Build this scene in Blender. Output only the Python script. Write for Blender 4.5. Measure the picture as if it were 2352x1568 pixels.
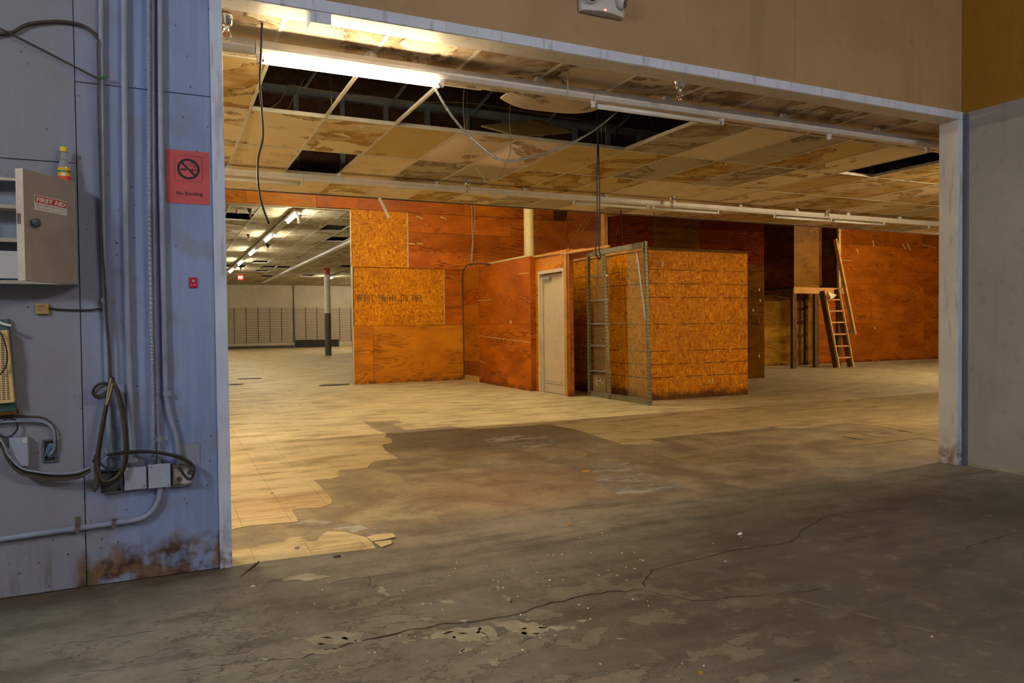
import bpy, bmesh, math, random
from mathutils import Vector, Matrix, noise as mnoise
random.seed(7)
S = bpy.context.scene
C = S.collection
for o in list(bpy.data.objects):
    bpy.data.objects.remove(o)

# ------------------------------------------------------------------ camera
W, H = 2352, 1568
FPX, YAW, PITCH, ROLL, HC = 1690.5, .4394, .0231, .0106, 1.293
fw = Vector((math.sin(YAW)*math.cos(PITCH), math.cos(YAW)*math.cos(PITCH), -math.sin(PITCH)))
_r = Vector((math.cos(YAW), -math.sin(YAW), 0)); _d = fw.cross(_r)
rt = math.cos(ROLL)*_r + math.sin(ROLL)*_d
dn = math.cos(ROLL)*_d - math.sin(ROLL)*_r
CAM = Vector((0, 0, HC))
cd = bpy.data.cameras.new('camera'); cam = bpy.data.objects.new('camera', cd); C.objects.link(cam)
cd.sensor_width = 36; cd.lens = FPX/W*36; cd.clip_start = .05; cd.clip_end = 200
m = Matrix((rt, -dn, -fw)).transposed().to_4x4(); m.translation = CAM; cam.matrix_world = m
S.camera = cam

# ------------------------------------------------------------------ world, exposure, lamp powers
wd = bpy.data.worlds.new('world'); S.world = wd; wd.use_nodes = True
wd.node_tree.nodes['Background'].inputs[0].default_value = (.35, .5, .9, 1)
wd.node_tree.nodes['Background'].inputs[1].default_value = .02
S.view_settings.view_transform = 'Standard'; S.view_settings.look = 'None'
S.view_settings.gamma = 1; S.view_settings.use_curve_mapping = False
S.view_settings.exposure = 1.8
TUBE_MAIN = 34      # the lit tube in the opening
TUBE_HIGH = 185      # strip lamps above the tall bay
TUBE_RIGHT = 170
TUBE_BACK = 330      # back-row tubes hidden behind the jambs, the right one an added fill
TUBE_STORE = 52     # rows in the far store
TUBE_NEAR = 115      # shop light in the near room, behind the camera
TUBE_SIDE = 85      # front-row tubes hidden behind the jambs, the right one an added fill
TUBE_NEAR_FILL = 125     # unseen fill lamp added at the rear of the near room
WARM = (1, .79, .47); COOL = (.90, .95, 1.0)

def P(px, py, ax, val):
    """point of the plane axis=val seen at a pixel of the 2352x1568 photograph"""
    v = fw + (px-W/2)/FPX*rt + (py-H/2)/FPX*dn
    return CAM + (val-CAM[ax])/v[ax]*v
D = 4.226                                   # front face of the wall with the opening
def Wl(px, py, off=0.0): return P(px, py, 1, D-off)
def Fl(px, py, z=0.0): return P(px, py, 2, z)

# ------------------------------------------------------------------ mesh helpers
class MB:
    def __init__(s): s.v = []; s.f = []; s.mi = []
    def add(s, vs, fs):
        b = len(s.v); s.v += [Vector(v) for v in vs]; s.f += [[b+i for i in f] for f in fs]; return s
    def box(s, x0, x1, y0, y1, z0, z1):
        vs = [(x, y, z) for z in (z0, z1) for y in (y0, y1) for x in (x0, x1)]
        return s.add(vs, [(0,2,3,1),(4,5,7,6),(0,1,5,4),(2,6,7,3),(0,4,6,2),(1,3,7,5)])
    def beam(s, a, b, w, h, up=(0,0,1)):
        a, b = Vector(a), Vector(b); d = (b-a).normalized(); up = Vector(up)
        if abs(d.dot(up)) > .98: up = Vector((0,1,0))
        u = d.cross(up).normalized(); v = u.cross(d).normalized()
        vs = [p+u*sx*w/2+v*sz*h/2 for p in (a, b) for sx, sz in ((-1,-1),(1,-1),(1,1),(-1,1))]
        return s.add(vs, [(0,1,2,3),(7,6,5,4),(0,4,5,1),(1,5,6,2),(2,6,7,3),(3,7,4,0)])
    def tube(s, pts, r, n=8, cap=True, smooth=0):
        pts = [Vector(p) for p in pts]
        if smooth: pts = catmull(pts, smooth)
        k = len(pts); b = len(s.v); rr = r if isinstance(r, (list, tuple)) else [r]*k
        pu = None
        for i, p in enumerate(pts):
            t = (pts[min(i+1, k-1)]-pts[max(i-1, 0)]).normalized()
            if pu is None:
                a = Vector((0,0,1)) if abs(t.z) < .9 else Vector((1,0,0)); pu = t.cross(a).normalized()
            else:
                pu = (pu-t*pu.dot(t)).normalized()
            pv = t.cross(pu)
            for j in range(n):
                a = 2*math.pi*j/n; s.v.append(p+rr[i]*(math.cos(a)*pu+math.sin(a)*pv))
        for i in range(k-1):
            for j in range(n):
                s.f.append([b+i*n+j, b+i*n+(j+1) % n, b+(i+1)*n+(j+1) % n, b+(i+1)*n+j])
        if cap:
            s.f.append([b+j for j in range(n)][::-1]); s.f.append([b+(k-1)*n+j for j in range(n)])
        return s
    def lathe(s, o, prof, n=16, axis=(0,0,1)):
        ax = Vector(axis).normalized(); a = Vector((1,0,0)) if abs(ax.x) < .9 else Vector((0,1,0))
        u = ax.cross(a).normalized(); v = ax.cross(u); b = len(s.v); o = Vector(o); k = len(prof)
        for (r, h) in prof:
            for j in range(n):
                t = 2*math.pi*j/n; s.v.append(o+ax*h+r*(math.cos(t)*u+math.sin(t)*v))
        for i in range(k-1):
            for j in range(n):
                s.f.append([b+i*n+j, b+i*n+(j+1) % n, b+(i+1)*n+(j+1) % n, b+(i+1)*n+j])
        s.f.append([b+j for j in range(n)][::-1]); s.f.append([b+(k-1)*n+j for j in range(n)])
        return s
    def prism(s, poly, fr, h0, h1):
        """poly in (u, v) of the frame (o,u,v,n), from height h0 to h1 along n"""
        o, u, v, n = fr; k = len(poly); b = len(s.v)
        for h in (h0, h1):
            for (x, y) in poly: s.v.append(o+u*x+v*y+n*h)
        s.f.append([b+i for i in range(k)][::-1]); s.f.append([b+k+i for i in range(k)])
        for i in range(k):
            j = (i+1) % k; s.f.append([b+i, b+j, b+k+j, b+k+i])
        return s
def catmull(p, n):
    q = [p[0]*2-p[1]]+list(p)+[p[-1]*2-p[-2]]; out = []
    for i in range(1, len(q)-2):
        a, b, c, d = q[i-1:i+3]
        for k in range(n):
            t = k/n
            out.append(.5*((2*b)+(c-a)*t+(2*a-5*b+4*c-d)*t*t+(3*b-a-3*c+d)*t**3))
    return out+[p[-1]]
FX = Vector((1,0,0)); FY = Vector((0,1,0)); FZ = Vector((0,0,1))
WALLF = (Vector((0, D, 0)), FX, FZ, -FY)            # wall frame: u=x, v=z, normal towards the camera side
FLOORF = (Vector((0,0,0)), FX, FY, FZ)
def tag(o, label=None, cat=None, group=None, kind=None):
    if label: o['label'] = label
    if cat: o['category'] = cat
    if group: o['group'] = group
    if kind: o['kind'] = kind
    return o
def thing(name, loc, label, cat, group=None):
    o = bpy.data.objects.new(name, None); C.objects.link(o); o.location = loc; o.empty_display_size = .1
    return tag(o, label, cat, group)
def wloc(o):
    v = Vector((0,0,0))
    while o is not None: v += o.location; o = o.parent
    return v
def obj(name, mb, mat, parent=None, smooth=False, bevel=0, label=None, cat=None, group=None, kind=None, fix=True):
    vs = mb.v; off = Vector((0,0,0))
    lo = Vector([min(v[i] for v in vs) for i in range(3)]); hi = Vector([max(v[i] for v in vs) for i in range(3)])
    base = Vector(((lo.x+hi.x)/2, (lo.y+hi.y)/2, lo.z))
    me = bpy.data.meshes.new(name); me.from_pydata([v-base for v in vs], [], mb.f)
    if fix:
        bm = bmesh.new(); bm.from_mesh(me); bmesh.ops.recalc_face_normals(bm, faces=bm.faces); bm.to_mesh(me); bm.free()
    me.materials.append(MAT[mat] if isinstance(mat, str) else mat)
    if smooth: me.shade_smooth()
    o = bpy.data.objects.new(name, me); C.objects.link(o)
    o.location = base-(wloc(parent) if parent else Vector((0,0,0)))
    if parent: o.parent = parent
    if bevel:
        b = o.modifiers.new('bevel', 'BEVEL'); b.width = bevel; b.segments = 2; b.limit_method = 'ANGLE'
    return tag(o, label, cat, group, kind)
def text_mb(txt, fr, size, x, y, h0, h1, align='CENTER', bold=0.0, sx=1.0, flip=1):
    cu = bpy.data.curves.new('t', 'FONT'); cu.body = txt; cu.size = size; cu.align_x = align; cu.offset = bold
    cu.resolution_u = 2
    ob = bpy.data.objects.new('t', cu); C.objects.link(ob)
    me = bpy.data.meshes.new_from_object(ob.evaluated_get(bpy.context.evaluated_depsgraph_get()))
    mb = MB(); o, u, v, n = fr
    mb.v = [o+u*(x+p.co.x*sx)+v*(y+p.co.y*flip)+n*h1 for p in me.vertices]; mb.f = [list(q.vertices) for q in me.polygons]
    bpy.data.objects.remove(ob); bpy.data.meshes.remove(me); bpy.data.curves.remove(cu)
    return mb
def clip_poly(poly, x0, x1, y0, y1):
    for ax, val, sg in ((0,x0,1),(0,x1,-1),(1,y0,1),(1,y1,-1)):
        out = []; k = len(poly)
        for i in range(k):
            a, b = poly[i], poly[(i+1) % k]; da, db = sg*(a[ax]-val), sg*(b[ax]-val)
            if da >= 0: out.append(a)
            if (da >= 0) != (db >= 0):
                t = da/(da-db); out.append((a[0]+(b[0]-a[0])*t, a[1]+(b[1]-a[1])*t))
        poly = out
        if len(poly) < 3: return []
    return poly
def area(p): return abs(sum(p[i][0]*p[(i+1) % len(p)][1]-p[(i+1) % len(p)][0]*p[i][1] for i in range(len(p))))/2

# ------------------------------------------------------------------ materials
MAT = {}
class G:
    def __init__(s, name):
        s.m = bpy.data.materials.new(name); s.m.use_nodes = True; s.t = s.m.node_tree
        s.b = s.t.nodes['Principled BSDF']; s.out = s.t.nodes['Material Output']
    def n(s, t, **k):
        nd = s.t.nodes.new(t)
        for a, b in k.items(): setattr(nd, a, b)
        return nd
    def put(s, sock, v):
        if isinstance(v, bpy.types.NodeSocket): s.t.links.new(v, sock)
        elif isinstance(v, (tuple, list)):
            sock.default_value = (*v, 1) if len(v) == 3 and sock.type == 'RGBA' else v
        else: sock.default_value = v
    def pos(s): return s.n('ShaderNodeNewGeometry').outputs['Position']
    def oc(s): return s.n('ShaderNodeTexCoord').outputs['Object']
    def rnd(s): return s.n('ShaderNodeObjectInfo').outputs['Random']
    def map(s, v, sc=(1,1,1), loc=(0,0,0), rot=(0,0,0)):
        nd = s.n('ShaderNodeMapping'); s.put(nd.inputs['Vector'], v)
        for k, a in (('Location', loc), ('Rotation', rot), ('Scale', sc)): s.put(nd.inputs[k], a)
        return nd.outputs[0]
    def noise(s, v, sc, det=4, ro=.55, dist=0):
        nd = s.n('ShaderNodeTexNoise'); s.put(nd.inputs['Vector'], v); s.put(nd.inputs['Scale'], sc)
        s.put(nd.inputs['Detail'], det); s.put(nd.inputs['Roughness'], ro); s.put(nd.inputs['Distortion'], dist)
        return nd.outputs['Fac']
    def nvec(s, v, sc, amt):
        nd = s.n('ShaderNodeTexNoise'); s.put(nd.inputs['Vector'], v); s.put(nd.inputs['Scale'], sc); s.put(nd.inputs['Detail'], 3.0)
        a = s.n('ShaderNodeVectorMath', operation='MULTIPLY_ADD'); s.put(a.inputs[0], nd.outputs['Color'])
        a.inputs[1].default_value = (amt,)*3; s.put(a.inputs[2], v); return a.outputs[0]
    def vadd(s, a, b):
        n = s.n('ShaderNodeVectorMath', operation='ADD'); s.put(n.inputs[0], a); s.put(n.inputs[1], b); return n.outputs[0]
    def vor(s, v, sc, feat='F1', out='Distance'):
        nd = s.n('ShaderNodeTexVoronoi', feature=feat); s.put(nd.inputs['Vector'], v); s.put(nd.inputs['Scale'], sc)
        return nd.outputs[out]
    def math(s, op, a, b=0.0, c=0.0, clamp=False):
        nd = s.n('ShaderNodeMath', operation=op, use_clamp=clamp)
        for i, v in enumerate((a, b, c)): s.put(nd.inputs[i], v)
        return nd.outputs[0]
    def sep(s, v):
        nd = s.n('ShaderNodeSeparateXYZ'); s.put(nd.inputs[0], v); return nd.outputs
    def comb(s, x, y, z):
        nd = s.n('ShaderNodeCombineXYZ')
        for i, v in enumerate((x, y, z)): s.put(nd.inputs[i], v)
        return nd.outputs[0]
    def sm(s, v, a, b, lo=0.0, hi=1.0):
        nd = s.n('ShaderNodeMapRange', interpolation_type='SMOOTHSTEP')
        for i, x in enumerate((v, a, b, lo, hi)): s.put(nd.inputs[i], x)
        return nd.outputs[0]
    def mix(s, f, a, b, mode='MIX'):
        nd = s.n('ShaderNodeMix', data_type='RGBA', blend_type=mode)
        s.put(nd.inputs[0], f); s.put(nd.inputs[6], a); s.put(nd.inputs[7], b); return nd.outputs[2]
    def blob(s, pos, x, y, r0, r1, wob=.25, sc=3.0, sx=1.0):
        """soft patch of the floor around (x, y)"""
        q = s.nvec(pos, sc, wob); o = s.sep(q)
        dx = s.math('MULTIPLY', s.math('SUBTRACT', o[0], x+wob/2), sx); dy = s.math('SUBTRACT', o[1], y+wob/2)
        dd = s.math('SQRT', s.math('ADD', s.math('MULTIPLY', dx, dx), s.math('MULTIPLY', dy, dy)))
        return s.sm(dd, r1, r0)
    def fin(s, col, rough=.7, metal=0.0, bump=None, bs=.3, bd=.01, spec=.4, alpha=None, emit=None, es=0.0):
        s.put(s.b.inputs['Base Color'], col); s.put(s.b.inputs['Roughness'], rough); s.put(s.b.inputs['Metallic'], metal)
        s.put(s.b.inputs['Specular IOR Level'], spec)
        if bump is not None:
            bn = s.n('ShaderNodeBump'); s.put(bn.inputs['Height'], bump); bn.inputs['Strength'].default_value = bs
            bn.inputs['Distance'].default_value = bd; s.t.links.new(bn.outputs[0], s.b.inputs['Normal'])
        if alpha is not None: s.put(s.b.inputs['Alpha'], alpha)
        if emit is not None: s.put(s.b.inputs['Emission Color'], emit); s.b.inputs['Emission Strength'].default_value = es
        MAT[s.m.name] = s.m; return s.m
def plain(name, col, rough=.6, metal=0.0, var=.18, sc=14.0, dirt=(.05,.04,.03), dirtamt=.25, spec=.4):
    g = G(name); p = g.pos(); a = g.noise(p, sc, 4); b = g.noise(p, sc*.22, 3)
    c = g.mix(g.sm(a, .3, .7), tuple(x*(1-var) for x in col), tuple(min(1, x*(1+var)) for x in col))
    c = g.mix(g.math('MULTIPLY', g.sm(b, .5, .75), dirtamt), c, dirt)
    return g.fin(c, rough, metal, bump=a, bs=.08, spec=spec)
def glow(name, col, st):
    g = G(name); return g.fin(col, .5, emit=col, es=st)

def m_blue():
    g = G('blue_painted_plywood'); p = g.pos(); o = g.sep(p)
    big = g.noise(p, .9, 3); gr = g.noise(g.map(p, (30, 30, 1.6)), 1.0, 4, .6); med = g.noise(p, 5, 5)
    c = g.mix(g.sm(big, .3, .7), (.17,.235,.44), (.235,.31,.53))
    c = g.mix(g.math('MULTIPLY', g.sm(gr, .45, .7), .35), c, (.30,.37,.54))
    c = g.mix(g.math('MULTIPLY', g.sm(med, .50, .70), .55), c, (.20,.20,.22))
    c = g.mix(g.math('MULTIPLY', g.sm(o[0], -0.033, -0.553), .75), c, (.225,.205,.205))     # greyer towards the left end of the wall
    sp = g.vor(g.nvec(p, 9, .06), 17.0); hs = g.noise(p, 3.1, 2)
    c = g.mix(g.math('MULTIPLY', g.sm(sp, .11, .05), g.sm(hs, .43, .52)), c, (.045,.045,.055))
    drip = g.noise(g.map(p, (9, 9, 1.2)), 1.0, 4, .6)
    rz = g.math('ADD', o[2], g.math('MULTIPLY', g.math('SUBTRACT', g.noise(p, 6, 5), .5), -.42))
    rot = g.math('MULTIPLY', g.sm(g.math('SUBTRACT', rz, g.math('MULTIPLY', g.math('ADD', o[0], .3), .10)), .23, .13), g.math('MULTIPLY', g.sm(o[0], -0.443, -0.403), 1.0))
    rot = g.math('MULTIPLY', rot, g.sm(g.noise(p, 11, 5), .36, .56))
    c = g.mix(rot, c, g.mix(g.sm(g.noise(p, 15, 4), .4, .6), (.06,.028,.016), (.17,.10,.055)))
    grime = g.math('MULTIPLY', g.sm(o[2], .35, 0.0), g.sm(drip, .45, .65))
    c = g.mix(g.math('MULTIPLY', grime, .8), c, (.07,.05,.04))
    g.fin(c, .45, bump=g.math('ADD', g.math('MULTIPLY', gr, .6), g.math('MULTIPLY', sp, .3)), bs=.18, bd=.004)
def m_paint(name, c1, c2, rough=.55, spk=.5):
    g = G(name); p = g.pos(); a = g.noise(p, 1.3, 4); b = g.noise(p, 9, 5)
    c = g.mix(g.sm(a, .3, .7), c1, c2)
    c = g.mix(g.math('MULTIPLY', g.sm(b, .55, .75), .3), c, tuple(x*.5 for x in c1))
    sp = g.vor(g.nvec(p, 9, .05), 14.0); hs = g.noise(p, 2.3, 2)
    c = g.mix(g.math('MULTIPLY', g.math('MULTIPLY', g.sm(sp, .05, .025), g.sm(hs, .52, .6)), spk), c, (.03,.025,.02))
    st = g.noise(g.map(p, (6, 6, .5)), 1.0, 5, .6)
    c = g.mix(g.math('MULTIPLY', g.sm(st, .55, .75), .18), c, (.05,.04,.035))
    g.fin(c, rough, bump=b, bs=.1)
def m_trim(name, c1, c2):
    g = G(name); p = g.pos(); o = g.sep(p)
    a = g.noise(p, 4, 5); s = g.noise(g.map(p, (22, 22, 3)), 1.0, 4)
    c = g.mix(g.sm(a, .35, .7), c1, c2)
    c = g.mix(g.math('MULTIPLY', g.sm(s, .56, .7), .45), c, (.22,.2,.19))
    low = g.math('MULTIPLY', g.sm(o[2], .32, .02), g.sm(g.noise(p, 14, 4), .38, .6))
    c = g.mix(g.math('MULTIPLY', low, .85), c, (.12,.07,.045))
    g.fin(c, .5, bump=s, bs=.1)
def m_concrete():
    g = G('worn_concrete'); p = g.pos(); o = g.sep(p)
    q = g.map(p, (1,1,0)); a = g.noise(q, .55, 5, .6); b = g.noise(q, 2.6, 7, .66); f = g.noise(q, 28, 5, .7)
    strk = g.noise(g.map(q, (1.1, 5.5, 1), rot=(0,0,.12)), 1.0, 6, .62)
    c = g.mix(g.sm(a, .35, .66), (.15,.133,.106), (.285,.257,.205))
    c = g.mix(g.math('MULTIPLY', g.sm(strk, .46, .66), .65), c, (.07,.057,.043))
    c = g.mix(g.math('MULTIPLY', g.sm(b, .5, .75), .6), c, (.215,.19,.15))
    inside = g.sm(g.math('ADD', o[1], g.math('MULTIPLY', b, 1.2)), 4.7, 5.5)
    brn = g.mix(g.sm(b, .35, .65), (.20,.15,.088), (.40,.315,.195))
    c = g.mix(g.math('MULTIPLY', inside, .85), c, brn)
    red = g.blob(q, 2.55, 5.3, .3, 1.0, .7, 2.0, .8)
    c = g.mix(g.math('MULTIPLY', red, .38), c, (.32,.155,.075))
    dk = g.blob(q, 3.0, 8.0, .5, 1.5, .9, 1.6, .55)
    c = g.mix(g.math('MULTIPLY', dk, .5), c, (.075,.062,.048))
    dk2 = g.blob(q, 4.2, 2.5, .9, 2.0, 1.0, 1.1, .6)
    c = g.mix(g.math('MULTIPLY', dk2, .75), c, (.055,.046,.036))
    pn = g.noise(g.map(g.nvec(q, 7, .12), (1, 1.8, 1)), 2.6, 6, .68); pm = g.blob(q, .25, 2.5, .7, 1.9, .8, 1.5, .6)
    c = g.mix(g.math('MULTIPLY', g.math('MULTIPLY', g.sm(pn, .535, .555), pm), .5), c, (.26,.235,.17))
    pe = g.sm(g.math('ABSOLUTE', g.math('SUBTRACT', pn, .54)), .016, .002)
    c = g.mix(g.math('MULTIPLY', g.math('MULTIPLY', pe, pm), .7), c, (.045,.037,.028))
    md = g.noise(q, 7.5, 6, .7); c = g.mix(g.math('MULTIPLY', g.sm(md, .5, .68), .38), c, (.075,.063,.047))
    c = g.mix(g.math('MULTIPLY', g.sm(md, .46, .3), .35), c, (.30,.265,.20))
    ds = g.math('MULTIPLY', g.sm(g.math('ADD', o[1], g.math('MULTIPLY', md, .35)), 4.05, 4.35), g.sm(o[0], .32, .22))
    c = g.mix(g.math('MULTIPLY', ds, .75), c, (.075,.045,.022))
    c = g.mix(g.math('MULTIPLY', g.sm(f, .45, .8), .35), c, (.055,.047,.04))
    sp = g.vor(q, 34.0)
    c = g.mix(g.math('MULTIPLY', g.sm(sp, .09, .04), g.sm(g.noise(q, 4.3, 2), .5, .6)), c, (.03,.026,.022))
    h = g.math('ADD', g.math('ADD', g.math('MULTIPLY', b, .6), g.math('MULTIPLY', f, .25)), g.math('MULTIPLY', g.math('MULTIPLY', g.sm(pn, .53, .545), pm), .25))
    g.fin(c, g.sm(b, .3, .7, .5, .78), bump=h, bs=.35, bd=.012, spec=.35)
def m_vinyl():
    g = G('yellowed_vinyl_tile'); p = g.pos(); q = g.map(p, (1,1,0)); o = g.sep(q)
    cell = g.comb(g.math('FLOOR', g.math('DIVIDE', g.math('SUBTRACT', o[0], .118), .3048)), g.math('FLOOR', g.math('DIVIDE', g.math('SUBTRACT', o[1], .06), .3048)), 0.0)
    wn = g.n('ShaderNodeTexWhiteNoise'); g.put(wn.inputs['Vector'], cell)
    a = g.noise(q, 1.1, 5, .6); b = g.noise(g.map(q, (1.2, 4.2, 1), rot=(0,0,.2)), 1.2, 7, .68); f = g.noise(q, 22, 5, .7)
    c = g.mix(g.sm(a, .3, .7), (.50,.40,.21), (.66,.54,.31))
    c = g.mix(g.math('MULTIPLY', wn.outputs['Value'], .28), c, (.36,.285,.16))
    c = g.mix(g.math('MULTIPLY', g.sm(b, .46, .66), .72), c, (.20,.15,.075))
    c = g.mix(g.math('MULTIPLY', g.sm(f, .5, .8), .35), c, (.13,.1,.06))
    c = g.mix(g.math('MULTIPLY', g.sm(g.noise(q, 3.6, 4), .6, .7), .4), c, (.48,.27,.13))
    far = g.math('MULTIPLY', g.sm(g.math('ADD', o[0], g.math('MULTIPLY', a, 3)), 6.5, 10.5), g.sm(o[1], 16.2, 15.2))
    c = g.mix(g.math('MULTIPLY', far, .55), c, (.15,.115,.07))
    for (bx_, by_, r0_, r1_, sx_, am) in ((4.7, 5.43, .4, .8, .6, .62), (6.7, 5.4, .6, 1.2, .5, .5), (.75, 5.5, .15, .6, .8, .35)):
        c = g.mix(g.math('MULTIPLY', g.blob(q, bx_, by_, r0_, r1_, .5, 2.5, sx_), am), c, (.14,.105,.055) if am > .4 else (.40,.20,.09))
    g.fin(c, g.sm(b, .3, .7, .42, .7), bump=f, bs=.12, spec=.3)
def m_tile(name, c1, c2, cs, cr, bias):
    g = G(name); r = g.rnd(); v = g.oc()
    off = g.comb(g.math('MULTIPLY', r, 37.0), g.math('MULTIPLY', r, 91.0), g.math('MULTIPLY', r, 13.0))
    q = g.vadd(v, off); n = g.noise(q, 1.5, 5, .5, .9)
    k = g.math('ADD', n, g.math('MULTIPLY', g.math('SUBTRACT', g.math('FRACT', g.math('MULTIPLY', r, 7.13)), .5), .30))
    k = g.math('ADD', k, bias)
    c = g.mix(g.noise(q, 2.0, 3), c1, c2)
    c = g.mix(g.math('MULTIPLY', g.sm(k, .50, .57), g.sm(g.noise(q, 5.0, 4), .25, .6)), c, cs)
    c = g.mix(g.math('MULTIPLY', g.sm(k, .62, .68), .5), c, c2)
    rg = g.math('ABSOLUTE', g.math('SUBTRACT', k, .535)); rg2 = g.sm(rg, .035, 0.0)
    c = g.mix(g.math('MULTIPLY', rg2, g.sm(g.noise(q, 16, 4, .7), .38, .62)), c, cr)
    mo = g.math('MULTIPLY', g.sm(g.noise(q, 2.3, 2), .58, .7), g.sm(g.noise(q, 38, 3, .8), .45, .6))
    c = g.mix(g.math('MULTIPLY', mo, .5), c, (.06,.045,.03))
    g.fin(c, .92, bump=g.noise(q, 90, 3), bs=.15, bd=.003, spec=.15)
def m_ply(name, d, l, k, matte=0):
    g = G(name); p = g.pos(); r = g.rnd()
    q = g.vadd(p, g.comb(g.math('MULTIPLY', r, 53.0), g.math('MULTIPLY', r, 17.0), g.math('MULTIPLY', r, 31.0)))
    n = g.noise(g.map(q, (.55,.55,3.2)), 1.0, 3, .5, .4)
    ln = g.math('SINE', g.math('MULTIPLY', n, 95.0)); fine = g.noise(g.map(q, (3,3,60)), 1.0, 4)
    bl = g.noise(g.map(q, (1,1,2.0)), 1.1, 4); bl2 = g.noise(g.map(q, (.8,.8,3.0)), 1.0, 3)
    c = g.mix(g.sm(bl, .32, .68), d, l)
    c = g.mix(g.math('MULTIPLY', g.math('MULTIPLY', g.sm(ln, -.2, .9), g.sm(bl2, .38, .62)), .72), c, tuple(x*.36 for x in d))
    c = g.mix(g.math('MULTIPLY', g.sm(fine, .5, .7), .3), c, tuple(x*.5 for x in d))
    c = g.mix(g.math('MULTIPLY', g.math('SUBTRACT', r, .25), k), c, tuple(x*.55 for x in d))
    kn = g.vor(g.map(q, (1.4,1.4,3.4)), 1.0); c = g.mix(g.sm(kn, .05, .025), c, tuple(x*.3 for x in d))
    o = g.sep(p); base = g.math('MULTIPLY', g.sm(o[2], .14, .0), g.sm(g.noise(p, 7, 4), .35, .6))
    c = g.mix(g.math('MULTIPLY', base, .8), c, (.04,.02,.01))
    g.fin(c, .95 if matte else g.sm(bl, .3, .7, .38, .6), bump=fine, bs=.12, bd=.003, spec=.03 if matte else .18)
def m_osb(name, d, mid, l, lines=()):
    g = G(name); p = g.pos(); q0 = g.nvec(p, 8.0, .05)
    A = g.vor(g.map(q0, (44,44,13)), 1.0, out='Color'); B = g.vor(g.map(q0, (15,15,42), rot=(0,.6,0)), 1.0, out='Color'); E_ = g.vor(g.map(q0, (30,30,17), rot=(0,-.7,0)), 1.0, out='Color')
    a = g.sep(A)[0]; b = g.sep(B)[0]; e = g.sep(E_)[1]
    t = g.noise(p, 6, 2); x = g.mix(g.sm(t, .44, .56), g.comb(a, a, a), g.comb(b, b, b)); x = g.sep(x)[0]
    x = g.math('ADD', g.math('MULTIPLY', x, .62), g.math('MULTIPLY', e, .38))
    c = g.mix(g.sm(x, .1, .5), d, mid); c = g.mix(g.sm(x, .55, .95), c, l)
    bl = g.noise(p, 1.3, 3); c = g.mix(g.math('MULTIPLY', g.sm(bl, .4, .7), .35), c, d)
    fl = g.noise(g.map(q0, (60,60,60)), 1.0, 2); c = g.mix(g.math('MULTIPLY', g.sm(fl, .6, .7), .5), c, tuple(v*.35 for v in d))
    o = g.sep(p)
    for z in lines:
        w = g.sm(g.math('ABSOLUTE', g.math('SUBTRACT', o[2], z)),   .009, .003)
        c = g.mix(g.math('MULTIPLY', w, g.sm(g.noise(g.map(p, (3,3,3)), 1.0, 2), .38, .5)), c, (.05,.025,.008))
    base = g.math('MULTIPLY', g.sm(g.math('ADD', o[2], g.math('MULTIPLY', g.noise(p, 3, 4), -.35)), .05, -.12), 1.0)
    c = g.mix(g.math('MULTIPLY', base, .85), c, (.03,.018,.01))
    g.fin(c, .55, bump=x, bs=.12, bd=.003, spec=.15)
m_blue(); m_trim('pale_trim_paint', (.47,.53,.70), (.56,.62,.78)); m_trim('jamb_paint', (.52,.50,.49), (.60,.57,.55)); m_concrete(); m_vinyl()
m_paint('tan_paint', (.30,.20,.105), (.36,.235,.125)); m_paint('ochre_paint', (.25,.125,.006), (.32,.16,.008))
m_paint('grey_wall_paint', (.25,.245,.25), (.30,.29,.285)); m_paint('navy_strip_paint', (.075,.095,.15), (.10,.12,.18), spk=0)
m_paint('near_ceiling_paint', (.32,.31,.30), (.38,.37,.36)); m_paint('store_wall_paint', (.46,.41,.31), (.52,.465,.36), spk=0)
m_tile('stained_ceiling_tile', (.66,.54,.34), (.76,.64,.43), (.42,.25,.07), (.12,.075,.03), .0)
m_tile('front_ceiling_tile', (.52,.42,.30), (.62,.52,.39), (.27,.18,.10), (.10,.07,.04), .04)
m_tile('brown_ceiling_tile', (.52,.38,.15), (.62,.47,.22), (.36,.20,.035), (.11,.07,.025), .07)
m_tile('grey_ceiling_tile', (.40,.34,.22), (.48,.41,.28), (.26,.20,.11), (.09,.07,.04), .03)
m_tile('pink_ceiling_tile', (.66,.52,.42), (.74,.62,.52), (.42,.24,.11), (.20,.10,.05), .0)
m_tile('store_ceiling_tile', (.40,.36,.24), (.50,.46,.32), (.28,.22,.11), (.10,.07,.035), .02)
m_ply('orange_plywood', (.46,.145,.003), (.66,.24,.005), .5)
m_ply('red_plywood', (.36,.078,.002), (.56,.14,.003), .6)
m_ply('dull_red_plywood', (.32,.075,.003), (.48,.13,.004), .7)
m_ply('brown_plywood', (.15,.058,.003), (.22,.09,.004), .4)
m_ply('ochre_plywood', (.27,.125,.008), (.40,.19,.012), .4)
m_ply('dark_plywood', (.085,.032,.002), (.14,.052,.003), .6, 1)  # the dark wall's shade is painted into this plywood colour
m_ply('shadow_red_plywood', (.10,.015,.0015), (.14,.022,.002), .4, 1)  # redder copy for the dark wall's upper sheets, shadow painted in
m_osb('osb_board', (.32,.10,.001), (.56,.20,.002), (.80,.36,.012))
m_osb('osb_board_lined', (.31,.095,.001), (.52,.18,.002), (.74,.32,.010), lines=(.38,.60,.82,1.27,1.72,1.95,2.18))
plain('osb_raw_edge', (.55,.40,.22), .8)
plain('white_steel', (.62,.60,.60), .38, var=.05, dirtamt=.12)
plain('white_tee', (.60,.57,.50), .45, var=.06, dirtamt=.2)
plain('galvanised', (.45,.46,.48), .38, .75, var=.12)
plain('chrome', (.62,.60,.57), .18, 1.0, var=.04, dirtamt=.1)
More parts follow.
